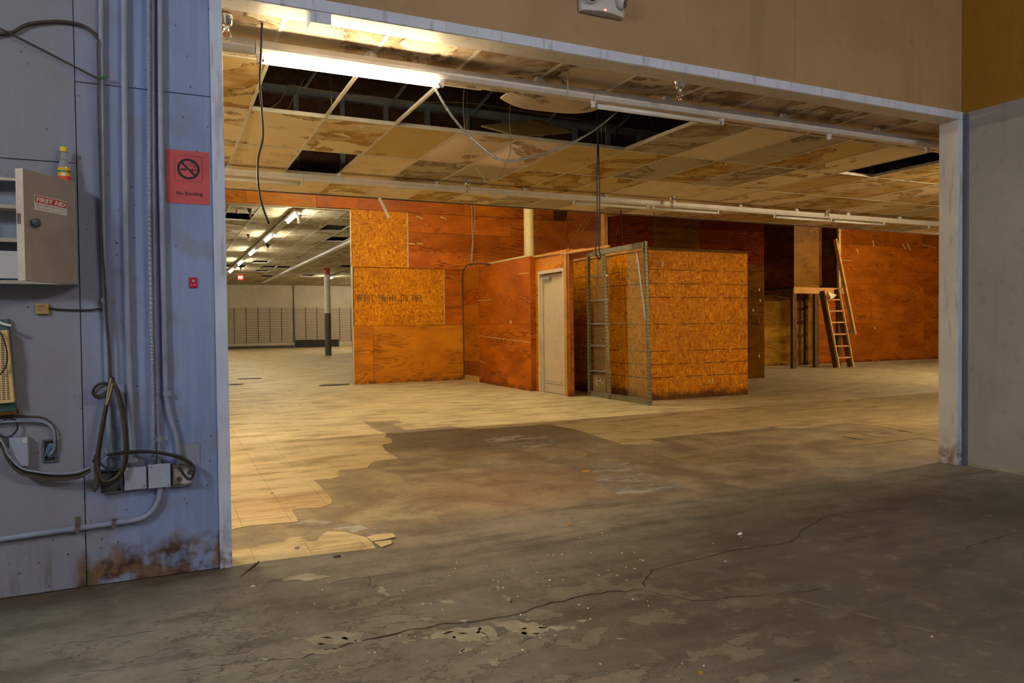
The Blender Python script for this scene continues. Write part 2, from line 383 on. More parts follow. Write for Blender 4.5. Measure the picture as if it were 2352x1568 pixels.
plain('conduit_paint', (.24,.28,.38), .4, var=.08, dirtamt=.25)
plain('box_cover_paint', (.30,.34,.45), .45, var=.06, dirtamt=.15)
plain('dark_box', (.075,.085,.10), .6); plain('rust_box', (.16,.125,.11), .65, .3)
plain('black_cable', (.022,.021,.020), .5, dirtamt=.1); plain('brown_cable', (.055,.043,.03), .55)
plain('tan_wire', (.38,.29,.16), .5); plain('copper_wire', (.45,.25,.12), .4, .5)
plain('blue_wire', (.12,.25,.45), .5); plain('green_tie', (.03,.18,.07), .5)
plain('dull_metal', (.28,.25,.15), .45, .35, dirtamt=.3); plain('steel_angle', (.20,.18,.10), .45, .3, dirtamt=.3)
plain('door_grey', (.50,.41,.27), .5, var=.05, dirtamt=.15); plain('door_frame_grey', (.52,.44,.31), .45, var=.05, dirtamt=.15)
plain('lumber', (.46,.22,.055), .65, sc=8); plain('dark_lumber', (.10,.046,.010), .75, sc=8, spec=.15); plain('pale_lumber', (.55,.33,.11), .65, sc=8)
plain('pole_cream', (.60,.48,.22), .5, var=.06, dirtamt=.1)
plain('roof_dark', (.05,.048,.045), .8); plain('steel_blue_stud', (.62,.70,.84), .45, .0, var=.08); plain('bulkhead_board', (.20,.115,.065), .85)
plain('cabinet_taupe', (.31,.265,.235), .5, var=.04, dirtamt=.2); plain('cabinet_cream', (.62,.52,.40), .5, var=.05, dirtamt=.15); plain('cabinet_inside', (.36,.42,.52), .3, .2, var=.06)
plain('paper_white', (.72,.70,.66), .7, var=.03, dirtamt=.05); plain('label_red', (.50,.035,.03), .5, var=.05, dirtamt=.1)
plain('sign_red', (.52,.085,.10), .32, var=.04, dirtamt=.1, spec=.5); plain('ink', (.015,.014,.018), .5, dirtamt=0); plain('ink_brown', (.06,.03,.01), .6, dirtamt=0)
plain('tag_red', (.50,.015,.05), .25, var=.1, dirtamt=.05); plain('block_ochre', (.42,.27,.10), .6); plain('grille_cream', (.62,.44,.19), .6)
plain('teal_board', (.05,.11,.115), .6); plain('cap_yellow', (.70,.50,.02), .4, dirtamt=.05); plain('label_yellow', (.75,.42,.02), .5, dirtamt=.02); plain('label_green', (.05,.22,.05), .5, dirtamt=0); plain('label_scarlet', (.60,.04,.02), .5, dirtamt=0)
plain('blue_plastic', (.03,.17,.42), .4); plain('plastic_grey', (.52,.51,.53), .35, var=.04, dirtamt=.1); plain('lens_dark', (.10,.11,.13), .1, .6)
plain('column_white', (.55,.50,.40), .5); plain('column_red', (.42,.04,.03), .5); plain('column_dark', (.07,.065,.06), .5)
plain('slat_cream', (.50,.44,.33), .5, var=.05, dirtamt=.08); plain('black_trim', (.02,.02,.02), .5)
plain('crack_dark', (.028,.023,.018), .9, dirtamt=0); plain('flake_cream', (.30,.27,.19), .6, dirtamt=.15); plain('chip_white', (.75,.73,.68), .6, dirtamt=.05)
plain('foam_yellow', (.50,.28,.035), .8); plain('scrap_dark', (.055,.043,.03), .6); plain('rag_white', (.66,.56,.40), .8); plain('tube_off', (.68,.67,.64), .2, var=.02, dirtamt=.05, spec=.6)
plain('hardboard', (.22,.11,.035), .6); plain('concrete_patch', (.16,.13,.095), .8, var=.3, sc=9)
plain('orange_lamp', (.7,.12,.05), .4); plain('brass', (.5,.33,.10), .3, .9)
for nm, col, st in (('tube_main', WARM, TUBE_MAIN), ('tube_high', (1,.84,.52), TUBE_HIGH), ('tube_right', (1,.80,.5), TUBE_RIGHT), ('tube_store', (1,.92,.74), TUBE_STORE), ('tube_near', COOL, TUBE_NEAR), ('tube_near_fill', (1,.90,.78), TUBE_NEAR_FILL), ('tube_cabin_fill', WARM, TUBE_SIDE*2.4), ('tube_store_fill', (1,.86,.62), TUBE_STORE*2.2), ('tube_back', (1,.82,.52), TUBE_BACK), ('tube_side', WARM, TUBE_SIDE), ('exit_glow', (1,.04,.015), .45), ('exit_letter', (1,.75,.68), .8), ('led_red', (1,.06,.04), 14.0)):
    glow(nm, col, st)
def m_glass():
    g = G('bottle_glass'); g.put(g.b.inputs['Transmission Weight'], .85); g.fin((.80,.84,.80), .08, spec=.5)
def m_mesh():
    g = G('wire_mesh'); o = g.sep(g.pos())
    fy = g.math('FRACT', g.math('MULTIPLY', o[1], 22.0)); fz = g.math('FRACT', g.math('MULTIPLY', o[2], 30.0))
    a = g.math('MAXIMUM', g.math('LESS_THAN', fy, .20), g.math('LESS_THAN', fz, .24))
    g.fin((.26,.235,.13), .5, .3, alpha=a)
def m_smear():
    g = G('white_powder'); p = g.pos(); q = g.map(p, (1,1,0))
    a = g.math('MULTIPLY', g.sm(g.noise(g.map(q, (2.2,6,1), rot=(0,0,-.25)), 1.0, 7, .7), .40, .60), .75)
    g.fin((.52,.47,.40), .85, alpha=a)
def m_grille():
    g = G('grille_perforated'); o = g.sep(g.pos())
    fx = g.math('FRACT', g.math('MULTIPLY', o[0], 55.0)); fz = g.math('FRACT', g.math('MULTIPLY', o[2], 95.0))
    h = g.math('MULTIPLY', g.math('GREATER_THAN', fx, .35), g.math('GREATER_THAN', fz, .45))
    g.fin(g.mix(h, (.60,.42,.18), (.07,.05,.03)), .6)
m_glass(); m_mesh(); m_smear(); m_grille()

# ================================================================== SETTING
XL, XO, XR, XW = .2385, .300, 6.335, 6.40       # trim edge, opening left, opening right, right wall
ZS, ZT, T = 3.053, 3.121, .153                  # soffit, top of header trim, wall thickness
ZC, RT, X0 = 3.07, .6096, .657                  # low ceiling height, tile pitch, first tee
ROWS = [3.96, 5.18, 6.40, 7.62, 8.84, 10.06]
YB = 16.2                                       # plywood wall at the back of the tall bay
ZR = 5.6
def struct(name, mb, mat, parent=None, **k): return obj(name, mb, mat, parent, kind=None if parent else 'structure', **k)
floor = struct('floor', MB().box(-10, 27, -5.2, 48, -.12, 0), 'worn_concrete')

# near room
wl = struct('wall_left', MB().box(-4.2, XL, D+.014, D+T, 0, 4.95), 'dark_box')
xs = Wl(184, 700).x; zh = Wl(80, 368).z; zt2 = Wl(330, 205).z
for (a, b, c, d) in ((-4.2, xs-.002, 0.004, zh-.002), (-4.2, xs-.002, zh+.002, ZT+.4), (xs+.002, XL, .004, zt2-.002), (xs+.002, XL, zt2+.002, ZT+.4)):
    obj('plywood_panel', MB().box(a, b, D, D+.0135, c, d), 'blue_painted_plywood', wl, bevel=.0012)
obj('plywood_panel', MB().box(-4.2, XL, D, D+.0135, ZT+.404, 4.95), 'tan_paint', wl)
struct('trim_1', MB().box(XL, XO, D-.014, D+T+.012, 0, ZS), 'pale_trim_paint', bevel=.003)
tr2 = struct('trim_2', MB().box(XR, XW-.002, D-.008, D+T+.012, 0, ZS), 'jamb_paint', bevel=.003)
obj('face_board', MB().box(XR+.004, XW-.002, D-.014, D-.0082, 0, ZS), 'pale_trim_paint', tr2, bevel=.001)
tr = struct('trim_3', MB().box(XL, XW-.002, D-.008, D+T+.012, ZS, ZT), 'jamb_paint', bevel=.003)
obj('face_board', MB().box(XL, XW-.002, D-.014, D-.0082, ZS+.004, ZT), 'pale_trim_paint', tr, bevel=.001)
wf = struct('wall_front', MB().box(XL, XW-.002, D+.012, D+T, ZT, 4.95), 'bulkhead_board')
xp = Wl(1825, 90).x
for a, b in ((XL, xp-.0012), (xp+.0012, XW-.002)):
    obj('gypsum_panel', MB().box(a, b, D, D+.0115, ZT, 4.95), 'tan_paint', wf)
wr = struct('wall_right', MB().box(XW, XW+.15, -5.2, D+T, 0, 3.108), 'grey_wall_paint')
obj('painted_band', MB().box(XW, XW+.15, -5.2, D+T, 3.108, 4.95), 'ochre_paint', wr)
yc = P(2224, 660, 0, XW).y
obj('corner_board', MB().box(XW-.006, XW, yc, D-.015, .0, 3.10), 'navy_strip_paint', wr)
bb = MB(); pts = [(0,0),(.55,.004),(1.2,-.002),(2.2,.006),(4,0)]
obj('exposed_edge', MB().box(XW-.004, XW, -3, yc-.01, .010, .026), 'flake_cream', wr)
struct('wall_side', MB().box(-4.35, -4.2, -5.2, D+T, 0, 4.95), 'grey_wall_paint')
struct('wall_rear', MB().box(-4.35, XW+.15, -5.35, -5.2, 0, 4.95), 'grey_wall_paint')
struct('ceiling_near', MB().box(-4.35, XW+.15, -5.35, D+T, 4.95, 5.05), 'near_ceiling_paint')

# ---- low suspended ceiling
ceil = tag(bpy.data.objects.new('ceiling', None), kind='structure'); C.objects.link(ceil); ceil.location = (5, 7, ZC)
KMIN, KMAX = -9, 27
HOLES = {(k, 1) for k in range(0, 6)} | {(1, 3), (11, 1)}
tm = {}
def tile_mesh(w, l, t=.014):
    key = (round(w, 3), round(l, 3))
    if key not in tm:
        me = bpy.data.meshes.new('ceiling_tile'); b = MB().box(-w/2, w/2, -l/2, l/2, 0, t)
        me.from_pydata(b.v, [], b.f); tm[key] = me
    return tm[key]
def put_tile(parent, x0, x1, y0, y1, z, mat, tilt=.002):
    me = tile_mesh(x1-x0-.004, y1-y0-.004)
    if not me.materials: me.materials.append(MAT[mat])
    o = bpy.data.objects.new('ceiling_tile', me); C.objects.link(o); o.parent = parent
    o.location = Vector(((x0+x1)/2, (y0+y1)/2, z))-wloc(parent)
    o.rotation_euler = (random.uniform(-tilt, tilt), random.uniform(-tilt, tilt), 0)
    o.material_slots[0].link = 'OBJECT'; o.material_slots[0].material = MAT[mat]
    return o
rnd = random.Random(21)
BULGE = {(3, 2), (4, 2)}
for k in range(KMIN, KMAX):
    for j in range(5):
        if (k, j) in HOLES or (k, j) in BULGE: continue
        y0 = max(ROWS[j], D+T+.004); y1 = ROWS[j+1]
        if j == 0: mt = 'front_ceiling_tile' if k > 3 else rnd.choice(['front_ceiling_tile', 'pink_ceiling_tile', 'front_ceiling_tile'])
        elif k < 3: mt = rnd.choice(['stained_ceiling_tile']*4+['brown_ceiling_tile'])
        else: mt = rnd.choice(['stained_ceiling_tile', 'brown_ceiling_tile', 'brown_ceiling_tile', 'grey_ceiling_tile', 'stained_ceiling_tile'])
        x = X0+k*RT
        put_tile(ceil, x, x+RT, y0, y1, ZC+.004, mt)
def sheet(fn, nx, ny, t=.012):
    mb = MB(); top = []
    for s in (0, 1):
        for j in range(ny+1):
            for i in range(nx+1):
                p = Vector(fn(i/nx, j/ny)); p.z += s*t; mb.v.append(p)
    q = (nx+1)*(ny+1); ix = lambda i, j, s: s*q+j*(nx+1)+i
    for s in (0, 1):
        for j in range(ny):
            for i in range(nx): mb.f.append([ix(i,j,s), ix(i+1,j,s), ix(i+1,j+1,s), ix(i,j+1,s)])
    for i in range(nx):
        mb.f.append([ix(i,0,0), ix(i+1,0,0), ix(i+1,0,1), ix(i,0,1)]); mb.f.append([ix(i,ny,0), ix(i+1,ny,0), ix(i+1,ny,1), ix(i,ny,1)])
    for j in range(ny):
        mb.f.append([ix(0,j,0), ix(0,j+1,0), ix(0,j+1,1), ix(0,j,1)]); mb.f.append([ix(nx,j,0), ix(nx,j+1,0), ix(nx,j+1,1), ix(nx,j,1)])
    return mb
for (k, j) in BULGE:
    x = X0+k*RT; y0 = ROWS[j]; dp = .03 if k == 3 else .085
    def fn(u, v, x=x, y0=y0, dp=dp):
        s = math.sin(math.pi*u)*math.sin(math.pi*min(1, v*1.05))
        rough = mnoise.noise(Vector((u*9+x*3, v*15, 2)))*.012 if (v > .55 and dp > .03) else 0
        return (x+.003+u*(RT-.006), y0+.003+v*(1.22-.006), ZC+.004-dp*s+rough*s)
    obj('ceiling_tile', sheet(fn, 18, 26), 'pink_ceiling_tile', ceil, smooth=False)
# sagging strip of a torn tile along the front of the big hole, and one tile lying crooked above the grid
def fn(u, v):
    s = math.sin(math.pi*u)**.8
    return (2.42+u*.86, 5.02+v*(.30+.10*math.sin(math.pi*u)), ZC+.002-.034*s*v*(1+.35*math.sin(7*u+1)))
obj('ceiling_tile', sheet(fn, 20, 4, .012), 'front_ceiling_tile', ceil)
def fn(u, v): return (2.25+u*.05, 5.05+v*.1, ZC)
q = [P(1105, 291, 1, 6.62), P(1237, 277, 1, 7.0), P(1315, 305, 1, 6.75), P(1195, 316, 1, 6.42)]
q = [p+Vector((0,0,0)) for p in q]
mb = MB().add(q+[p+Vector((0,0,.014)) for p in q], [(0,1,2,3),(7,6,5,4),(0,4,5,1),(1,5,6,2),(2,6,7,3),(3,7,4,0)])
obj('ceiling_tile', mb, 'brown_ceiling_tile', ceil)
def tee_y(parent, x, y0, y1, z, mat='white_tee'):
    obj('ceiling_tee', MB().box(x-.012, x+.012, y0, y1, z, z+.002).box(x-.0012, x+.0012, y0, y1, z+.002, z+.034), mat, parent)
def tee_x(parent, y, x0, x1, z, mat='white_tee'):
    obj('ceiling_tee', MB().box(x0, x1, y-.012, y+.012, z+.0002, z+.0022).box(x0, x1, y-.0012, y+.0012, z+.0022, z+.036), mat, parent)
for k in range(KMIN, KMAX+1):
    x = X0+k*RT
    if k in (3, 4, 5): tee_y(ceil, x, D+T+.005, 5.18, ZC); tee_y(ceil, x, 6.40, 10.05, ZC)
    else: tee_y(ceil, x, D+T+.005, 10.05, ZC)
for y in ROWS[1:]:
    if y == 5.18:
        tee_x(ceil, y, X0+KMIN*RT, 2.2, ZC); tee_x(ceil, y, 3.35, X0+KMAX*RT, ZC)
    else: tee_x(ceil, y, X0+KMIN*RT, X0+KMAX*RT, ZC)

# ---- bulkhead framing over the ceiling edge, tall bay walls and roof
XA, XB = X0+KMIN*RT, X0+KMAX*RT
bh = struct('wall_bulkhead', MB().box(XA, 26, 10.16, 10.18, ZC-.0, ZR), 'bulkhead_board')
for i in range(34):
    x = XA+.35+i*.61
    obj('steel_stud', MB().box(x-.03, x+.03, 10.08, 10.158, ZC+.04, 4.36), 'steel_blue_stud', bh)
    if i % 2 == 0:
        obj('brace', MB().beam((x+.05, 10.06, 4.36), (x+.30, 9.5, 4.75), .03, .03), 'steel_blue_stud', bh)
obj('track', MB().box(XA, XB, 10.06, 10.158, 4.36, 4.46), 'steel_blue_stud', bh)
struct('ceiling_roof', MB().box(-6.2, 26.2, D+T, YB+.2, ZR, ZR+.1), 'roof_dark')
for i in range(12):
    x = -4+i*2.4
    obj('roof_joist', MB().box(x, x+.05, D+T+.02, 10.1, ZR-.28, ZR-.002), 'roof_dark', bpy.data.objects['ceiling_roof'])
for i in range(5):
    y = 5.1+i*1.0
    obj('purlin', MB().box(-6, 25.5, y, y+.04, ZR-.36, ZR-.29), 'roof_dark', bpy.data.objects['ceiling_roof'])
struct('wall_bay_left', MB().box(-6.2, -6.05, D+T, YB+.2, 0, ZR), 'red_plywood')
struct('wall_bay_right', MB().box(26.05, 26.2, D+T, YB+.2, 0, ZR), 'dull_red_plywood')
struct('wall_plenum', MB().box(-6.05, 26.05, D+T+.001, D+T+.03, 3.16, ZR), 'bulkhead_board')
struct('wall_side_front', MB().box(XW+.15, 26.05, D+T-.10, D+T, 0, 5.05), 'bulkhead_board')
struct('wall_front_left', MB().box(-6.05, -4.36, D+T-.10, D+T, 0, 5.05), 'bulkhead_board')

# plywood wall at the back, sheet by sheet; doorway to the store x 0.0..3.76, z..3.84
wb = tag(bpy.data.objects.new('wall_back', None), kind='structure'); C.objects.link(wb); wb.location = (10, YB, 0)
DX0, DX1, DZ = -1.2, 3.75, 3.845
core = MB().box(DX1+.004, 26, YB+.014, YB+.12, 0, ZR).box(-6, DX0, YB+.014, YB+.12, 0, ZR).box(DX0, DX1+.004, YB+.014, YB+.12, DZ+.006, ZR)
obj('wall_core', core, 'dark_plywood', wb)
def ply(x0, x1, z0, z1, mat, proud=0.0, name='plywood_sheet'):
    return obj(name, MB().box(x0+.002, x1-.002, YB-proud, YB+.0138, z0+.002, z1-.002), mat, wb, bevel=.0015)
ply(DX1, 4.19, 0, 1.295, 'orange_plywood'); ply(4.19, 6.36, 0, 1.295, 'orange_plywood', .006)
ply(DX1+.02, 5.89, 1.297, 2.59, 'osb_board', .012, 'osb_sheet'); ply(DX1-.03, 5.03, 2.60, 3.865, 'osb_board', .012, 'osb_sheet')
ply(5.89, 6.36, 1.297, 2.59, 'red_plywood'); ply(5.03, 6.9, 2.60, 3.0, 'red_plywood'); ply(5.03, 7.3, 3.0, 3.42, 'red_plywood'); ply(5.03, 7.6, 3.42, 3.865, 'red_plywood'); ply(6.9, 9.2, 2.60, 3.0, 'red_plywood'); ply(7.3, 9.2, 3.0, 3.42, 'red_plywood'); ply(7.6, 9.2, 3.42, 3.865, 'red_plywood')
obj('raw_edge', MB().box(5.004, 5.03, YB-.0135, YB-.012, 2.62, 3.86), 'osb_raw_edge', wb)
obj('raw_edge', MB().box(5.872, 5.888, YB-.0135, YB-.012, 1.32, 2.57), 'osb_raw_edge', wb)
ply(-2.6, -.9, DZ+.01, 4.6, 'orange_plywood'); ply(-.9, 1.55, DZ+.01, 4.6, 'orange_plywood'); ply(1.55, 3.0, DZ+.01, 4.6, 'orange_plywood'); ply(3.0, 3.9, 3.87, 4.6, 'red_plywood'); ply(3.9, 6.4, 3.87, 5.0, 'red_plywood'); ply(6.4, 8.8, 3.87, 5.0, 'red_plywood')
obj('metal_lintel', MB().box(DX0, DX1, YB-.01, YB+.13, DZ-.012, DZ+.006), 'dull_metal', wb)
obj('door_casing', MB().box(DX1-.012, DX1+.003, YB-.004, YB+.13, 0, DZ-.012), 'door_frame_grey', wb)
r2 = random.Random(5)
zb = [0, 1.22, 2.44, 3.66, 4.88]
for i in range(4):
    x = 6.9 if i >= 2 else 6.5
    x = (6.4, 6.4, 9.2, 9.2)[i]
    while x < 26:
        w = r2.choice([2.44, 2.44, 1.6, 1.22]); x1 = min(x+w, 26)
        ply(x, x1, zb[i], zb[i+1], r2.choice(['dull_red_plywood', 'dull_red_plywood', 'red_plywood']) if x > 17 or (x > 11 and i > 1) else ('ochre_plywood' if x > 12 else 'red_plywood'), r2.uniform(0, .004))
        x = x1
# stamped lettering on the lower OSB sheet, worn beyond reading
r3 = random.Random(3); mb = MB(); fr = (Vector((0, YB-.012, 0)), FX, FZ, -FY)
x = 3.80; z0 = P(900, 691, 1, YB).z; z1 = P(900, 677, 1, YB).z
while x < 5.35:
    if r3.random() < .13: x += .09; continue
    w = r3.uniform(.035, .055)
    mb.prism([(x, z0), (x+.014, z0), (x+.014, z1), (x, z1)], fr, 0, .0008)
    for zz in r3.sample([z0, z0+.05, (z0+z1)/2, z1-.016], 2): mb.prism([(x, zz), (x+w, zz), (x+w, zz+.016), (x, zz+.016)], fr, .0009, .0014)
    if r3.random() < .6: mb.prism([(x+w-.012, z0), (x+w, z0), (x+w, z1), (x+w-.012, z1)], fr, .0015, .002)
    x += w+.016
obj('stamped_print', mb, 'ink_brown', wb, kind='stuff')
# pale scrapes on the sheets
r4 = random.Random(9); mb = MB()
for (a, b, c, d) in ((939, 559, 952, 560), (958, 559, 972, 560), (955, 496, 972, 503), (1012, 498, 1026, 503), (1968, 572, 1972, 582), (2005, 552, 2007, 565), (2073, 560, 2080, 572), (2084, 558, 2091, 575), (1930, 597, 1955, 598), (2008, 750, 2011, 756), (2120, 562, 2150, 570), (1935, 665, 1937, 667)):
    p, q = P(a, b, 1, YB-.007), P(c, d, 1, YB-.007)
    mb.beam(p, q, .003, .03 if abs(c-a) > abs(d-b) else .05)
obj('scrape', mb, 'pale_lumber', wb)

# side wall of the booth (plywood), running away from the bay towards the back
XS = 6.35
wc = tag(bpy.data.objects.new('wall_booth', None), kind='structure'); C.objects.link(wc); wc.location = (XS, 14, 0)
def side(x, y0, y1, z0, z1, mat, parent, name='plywood_sheet', pr=0.0):
    return obj(name, MB().box(x-pr, x+.0138, y0+.002, y1-.002, z0+.002, z1-.002), mat, parent, bevel=.0015)
YP = 12.66; ysm = P(1100, 740, 0, XS).y
obj('stud_core', MB().box(XS+.014, XS+.1, YP, YB-.02, 0, 2.6), 'lumber', wc)
side(XS, YP, ysm, 1.30, 2.60, 'red_plywood', wc, pr=.004); side(XS, YP, ysm, 0, 1.30, 'red_plywood', wc, pr=.004)
for a, b, mt in ((0, .13, 'pale_lumber'), (.13, .46, 'dull_red_plywood'), (.46, 1.29, 'orange_plywood'), (1.29, 1.75, 'orange_plywood'), (1.75, 2.1, 'red_plywood'), (2.1, 2.6, 'orange_plywood')):
    side(XS, ysm, YB-.02, a, b, mt, wc)
obj('end_board', MB().box(XS-.004, XS+.115, YP-.016, YP-.001, 0, 2.6), 'dull_red_plywood', wc)
obj('cap_strip', MB().box(XS-.01, XS+.03, YP+.1, 15.0, 2.6, 2.63), 'pole_cream', wc)
mb = MB()
for (a, b, c, d) in ((1100, 771, 1218, 786), (1098, 690, 1128, 688), (1190, 629, 1214, 627), (1100, 828, 1112, 833)):
    mb.beam(P(a, b, 0, XS-.0045), P(c, d, 0, XS-.0045), .002, .018)
mb.add([P(x, y, 0, XS-.005) for x, y in ((1169, 737), (1174, 735), (1176, 741), (1172, 744))], [(0,1,2,3)])
obj('scrape', mb, 'pale_lumber', wc)

# door wall of the booth
XD = 6.46
wdr = struct('wall_booth_door', MB().box(XD, XD+.09, 12.50, YP-.017, 0, 2.62).box(XD, XD+.09, 11.49, 12.50, 2.30, 2.62).box(XD, XD+.09, 11.35, 11.49, 0, 2.62), 'orange_plywood')
DY0, DY1 = 11.49, 12.50
door = tag(bpy.data.objects.new('door_1', None), kind='structure'); C.objects.link(door); door.location = (XD+.04, 12.0, 0)
obj('door_frame', MB().box(XD-.03, XD+.09, DY1-.055, DY1-.001, 0, 2.295).box(XD-.03, XD+.09, DY0+.001, DY0+.05, 0, 2.295).box(XD-.03, XD+.09, DY0+.05, DY1-.055, 2.235, 2.295), 'door_frame_grey', door, bevel=.004)
obj('door_stop', MB().box(XD+.03, XD+.05, DY1-.075, DY1-.055, 0, 2.235).box(XD+.03, XD+.05, DY0+.05, DY0+.065, 0, 2.235), 'door_frame_grey', door)
lf = obj('door_leaf', MB().box(XD+.052, XD+.088, DY0+.055, DY1-.08, .012, 2.22), 'door_grey', door, bevel=.002)
obj('kick_strip', MB().box(XD+.0495, XD+.0519, DY0+.08, DY1-.10, .17, .185).box(XD+.0495, XD+.0519, DY0+.08, DY1-.10, .22, .226), 'dull_metal', lf)
obj('door_closer', MB().box(XD+.0, XD+.05, DY1-.42, DY1-.14, 2.135, 2.17).beam((XD+.01, DY1-.40, 2.12), (XD-.01, DY1-.10, 2.16), .018, .012), 'galvanised', lf, bevel=.003)
obj('corner_stud', MB().box(XD-.035, XD-.001, 11.385, 11.475, 0, 2.60), 'lumber', wdr)
obj('corner_stud', MB().box(XD-.02, XD-.001, 11.30, 11.38, 0, 2.60), 'dull_red_plywood', wdr)
for a, b, z in (((1225, 590), (1345, 572), 0), ((1290, 583), (1400, 565), .03)):
    p = P(a[0], a[1], 0, XD-.02); q2 = P(b[0], b[1], 0, XD+.02)
    obj('top_plate', MB().beam(p, q2, .04, .035), 'lumber', wdr)

# OSB cabin
CX0, CX1, CY = 7.20, 9.36, 10.06; CH = 2.53
cb = tag(bpy.data.objects.new('wall_cabin', None), kind='structure'); C.objects.link(cb); cb.location = (8.3, 11, 0)
xm = P(1583, 740, 1, CY).x
obj('osb_sheet', MB().box(CX0, xm-.001, CY, CY+.014, .004, CH-.03), 'osb_board_lined', cb)
obj('osb_sheet', MB().box(xm+.001, CX1, CY, CY+.014, .004, CH-.03), 'osb_board_lined', cb)
obj('osb_sheet', MB().box(CX0, CX0+.014, CY+.015, 11.22, .004, CH-.03), 'osb_board_lined', cb)
obj('osb_sheet', MB().box(CX0, CX0+.014, 11.222, 12.5, .004, CH-.03), 'osb_board_lined', cb)
obj('osb_sheet', MB().box(CX1-.014, CX1, CY+.015, 12.6, .004, CH-.03), 'osb_board', cb)
obj('top_plate', MB().box(CX0, CX1+.02, CY-.012, CY+.08, CH-.03, CH+.015), 'dark_lumber', cb)
obj('top_plate', MB().box(CX0-.02, CX0+.07, CY+.08, 12.5, CH-.03, CH+.015), 'lumber', cb)
obj('roof_sheet', MB().box(CX0+.07, CX1, CY+.08, 12.7, CH-.02, CH), 'dark_plywood', cb)
mb = MB()
for (x, y) in ((1522, 606), (1636, 875)):
    p = P(x, y, 1, CY-.002); mb.box(p.x-.018, p.x+.018, CY-.003, CY-.0005, p.z-.04, p.z+.04)
obj('paper_tag', mb, 'osb_raw_edge', cb)

# dark wall parallel to the opening, its shade painted into the sheet colours
YD = 12.85; dx0, dx1 = P(1386, 540, 1, YD).x, P(1756, 860, 1, YD).x
wdk = tag(bpy.data.objects.new('wall_dark', None), kind='structure'); C.objects.link(wdk); wdk.location = (10, YD, 0)
obj('stud_core', MB().box(dx0+.1, dx1-.004, YD+.014, YD+.09, 0, 5.2), 'dark_lumber', wdk)
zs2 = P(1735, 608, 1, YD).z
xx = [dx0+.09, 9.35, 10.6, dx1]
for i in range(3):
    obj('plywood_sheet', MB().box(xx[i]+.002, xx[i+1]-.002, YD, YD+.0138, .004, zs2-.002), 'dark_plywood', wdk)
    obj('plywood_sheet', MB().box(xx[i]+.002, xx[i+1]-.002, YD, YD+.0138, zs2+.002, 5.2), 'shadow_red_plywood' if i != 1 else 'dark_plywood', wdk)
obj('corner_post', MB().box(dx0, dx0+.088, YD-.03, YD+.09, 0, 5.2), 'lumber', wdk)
mb = MB()
for (x, y) in ((1744, 665), (1746, 690), (1730, 712), (1744, 817)):
    p = P(x, y, 1, YD-.002); mb.box(p.x-.016, p.x+.016, YD-.003, YD-.0005, p.z-.03, p.z+.03)
obj('paper_tag', mb, 'osb_raw_edge', wdk)

# ---- far store
YF, ZF = 47.0, 3.85
struct('wall_store_left', MB().box(-6.2, -6.05, YB+.13, YF, 0, ZF+.1), 'store_wall_paint')
struct('wall_store_right', MB().box(16, 16.15, YB+.13, YF, 0, ZF+.1), 'store_wall_paint')
wst = struct('wall_store_back', MB().box(-6.2, 16.15, YF, YF+.15, 0, ZF+.1), 'store_wall_paint')
sx = [P(x, 750, 1, YF).x for x in (511, 538, 565.5, 593, 620, 647, 673.5)]; sx2 = [P(x, 750, 1, YF).x for x in (678, 702, 728, 755, 780, 806)]
zt_, zb_ = P(600, 706, 1, YF).z, P(600, 787, 1, YF).z
def slat(x0, x1):
    mb = MB(); nsl = 20; hh = (zt_-zb_)/nsl
    for i in range(nsl): mb.box(x0+.02, x1-.02, YF-.03, YF-.0085, zb_+i*hh+.032, zb_+(i+1)*hh)
    pn_ = obj('slatwall_panel', mb, 'slat_cream', wst)
    obj('panel_backing', MB().box(x0+.02, x1-.02, YF-.008, YF-.001, zb_, zt_), 'bulkhead_board', pn_)
    obj('panel_edge', MB().box(x1-.018, x1+.018, YF-.035, YF-.001, zb_, zt_), 'black_trim', wst)
w0 = sx[1]-sx[0]
for i in range(9): slat(sx[0]-(i+1)*w0, sx[0]-i*w0)
for i in range(6): slat(sx[i], sx[i+1])
for i in range(5): slat(sx2[i], sx2[i+1])
for i in range(4): slat(sx2[-1]+i*.75, sx2[-1]+(i+1)*.75)
xv = P(674.5, 700, 1, YF).x
obj('panel_joint', MB().box(xv-.03, xv+.03, YF-.04, YF-.001, zb_, ZF), 'column_dark', wst)
obj('base_board', MB().box(xv+.05, P(778, 780, 1, YF).x, YF-.06, YF-.036, .02, P(700, 780, 1, YF).z), 'black_trim', wst)
obj('base_board', MB().box(-2, xv, YF-.06, YF-.036, .01, .16), 'column_dark', wst)
cs = tag(bpy.data.objects.new('ceiling_store', None), kind='structure'); C.objects.link(cs); cs.location = (4, 30, ZF)
obj('ceiling_back', MB().box(-6.2, 16.15, YB+.13, YF, ZF+.30, ZF+.36), 'roof_dark', cs)
KS = range(-2, 14); ST = .61; SX = .05
hst = set()
for (px, py) in ((768, 518), (575, 497), (745, 520), (590, 600), (615, 613), (640, 613), (560, 613), (610, 634), (600, 621), (700, 633), (770, 548), (520, 611), (800, 612)):
    p = P(px, py, 2, ZF); hst.add((int((p.x-SX)//ST), int((p.y-YB-.14)//1.22)))
for k in KS:
    for j in range(19):
        if (k, j) in hst: continue
        x = SX+k*ST; y = YB+.14+j*1.22
        put_tile(cs, x, x+ST, y, y+1.22, ZF+.004, 'store_ceiling_tile')
obj('ceiling_tile', MB().box(-6.2, 16, YB+.14+19*1.22, YF, ZF+.004, ZF+.02).box(SX+14*ST, 16, YB+.14, YB+.14+19*1.22, ZF+.004, ZF+.02).box(-6.2, SX-2*ST, YB+.14, YB+.14+19*1.22, ZF+.004, ZF+.02), 'store_ceiling_tile', cs, kind='stuff')
for k in range(-2, 15): tee_y(cs, SX+k*ST, YB+.14, YF, ZF)
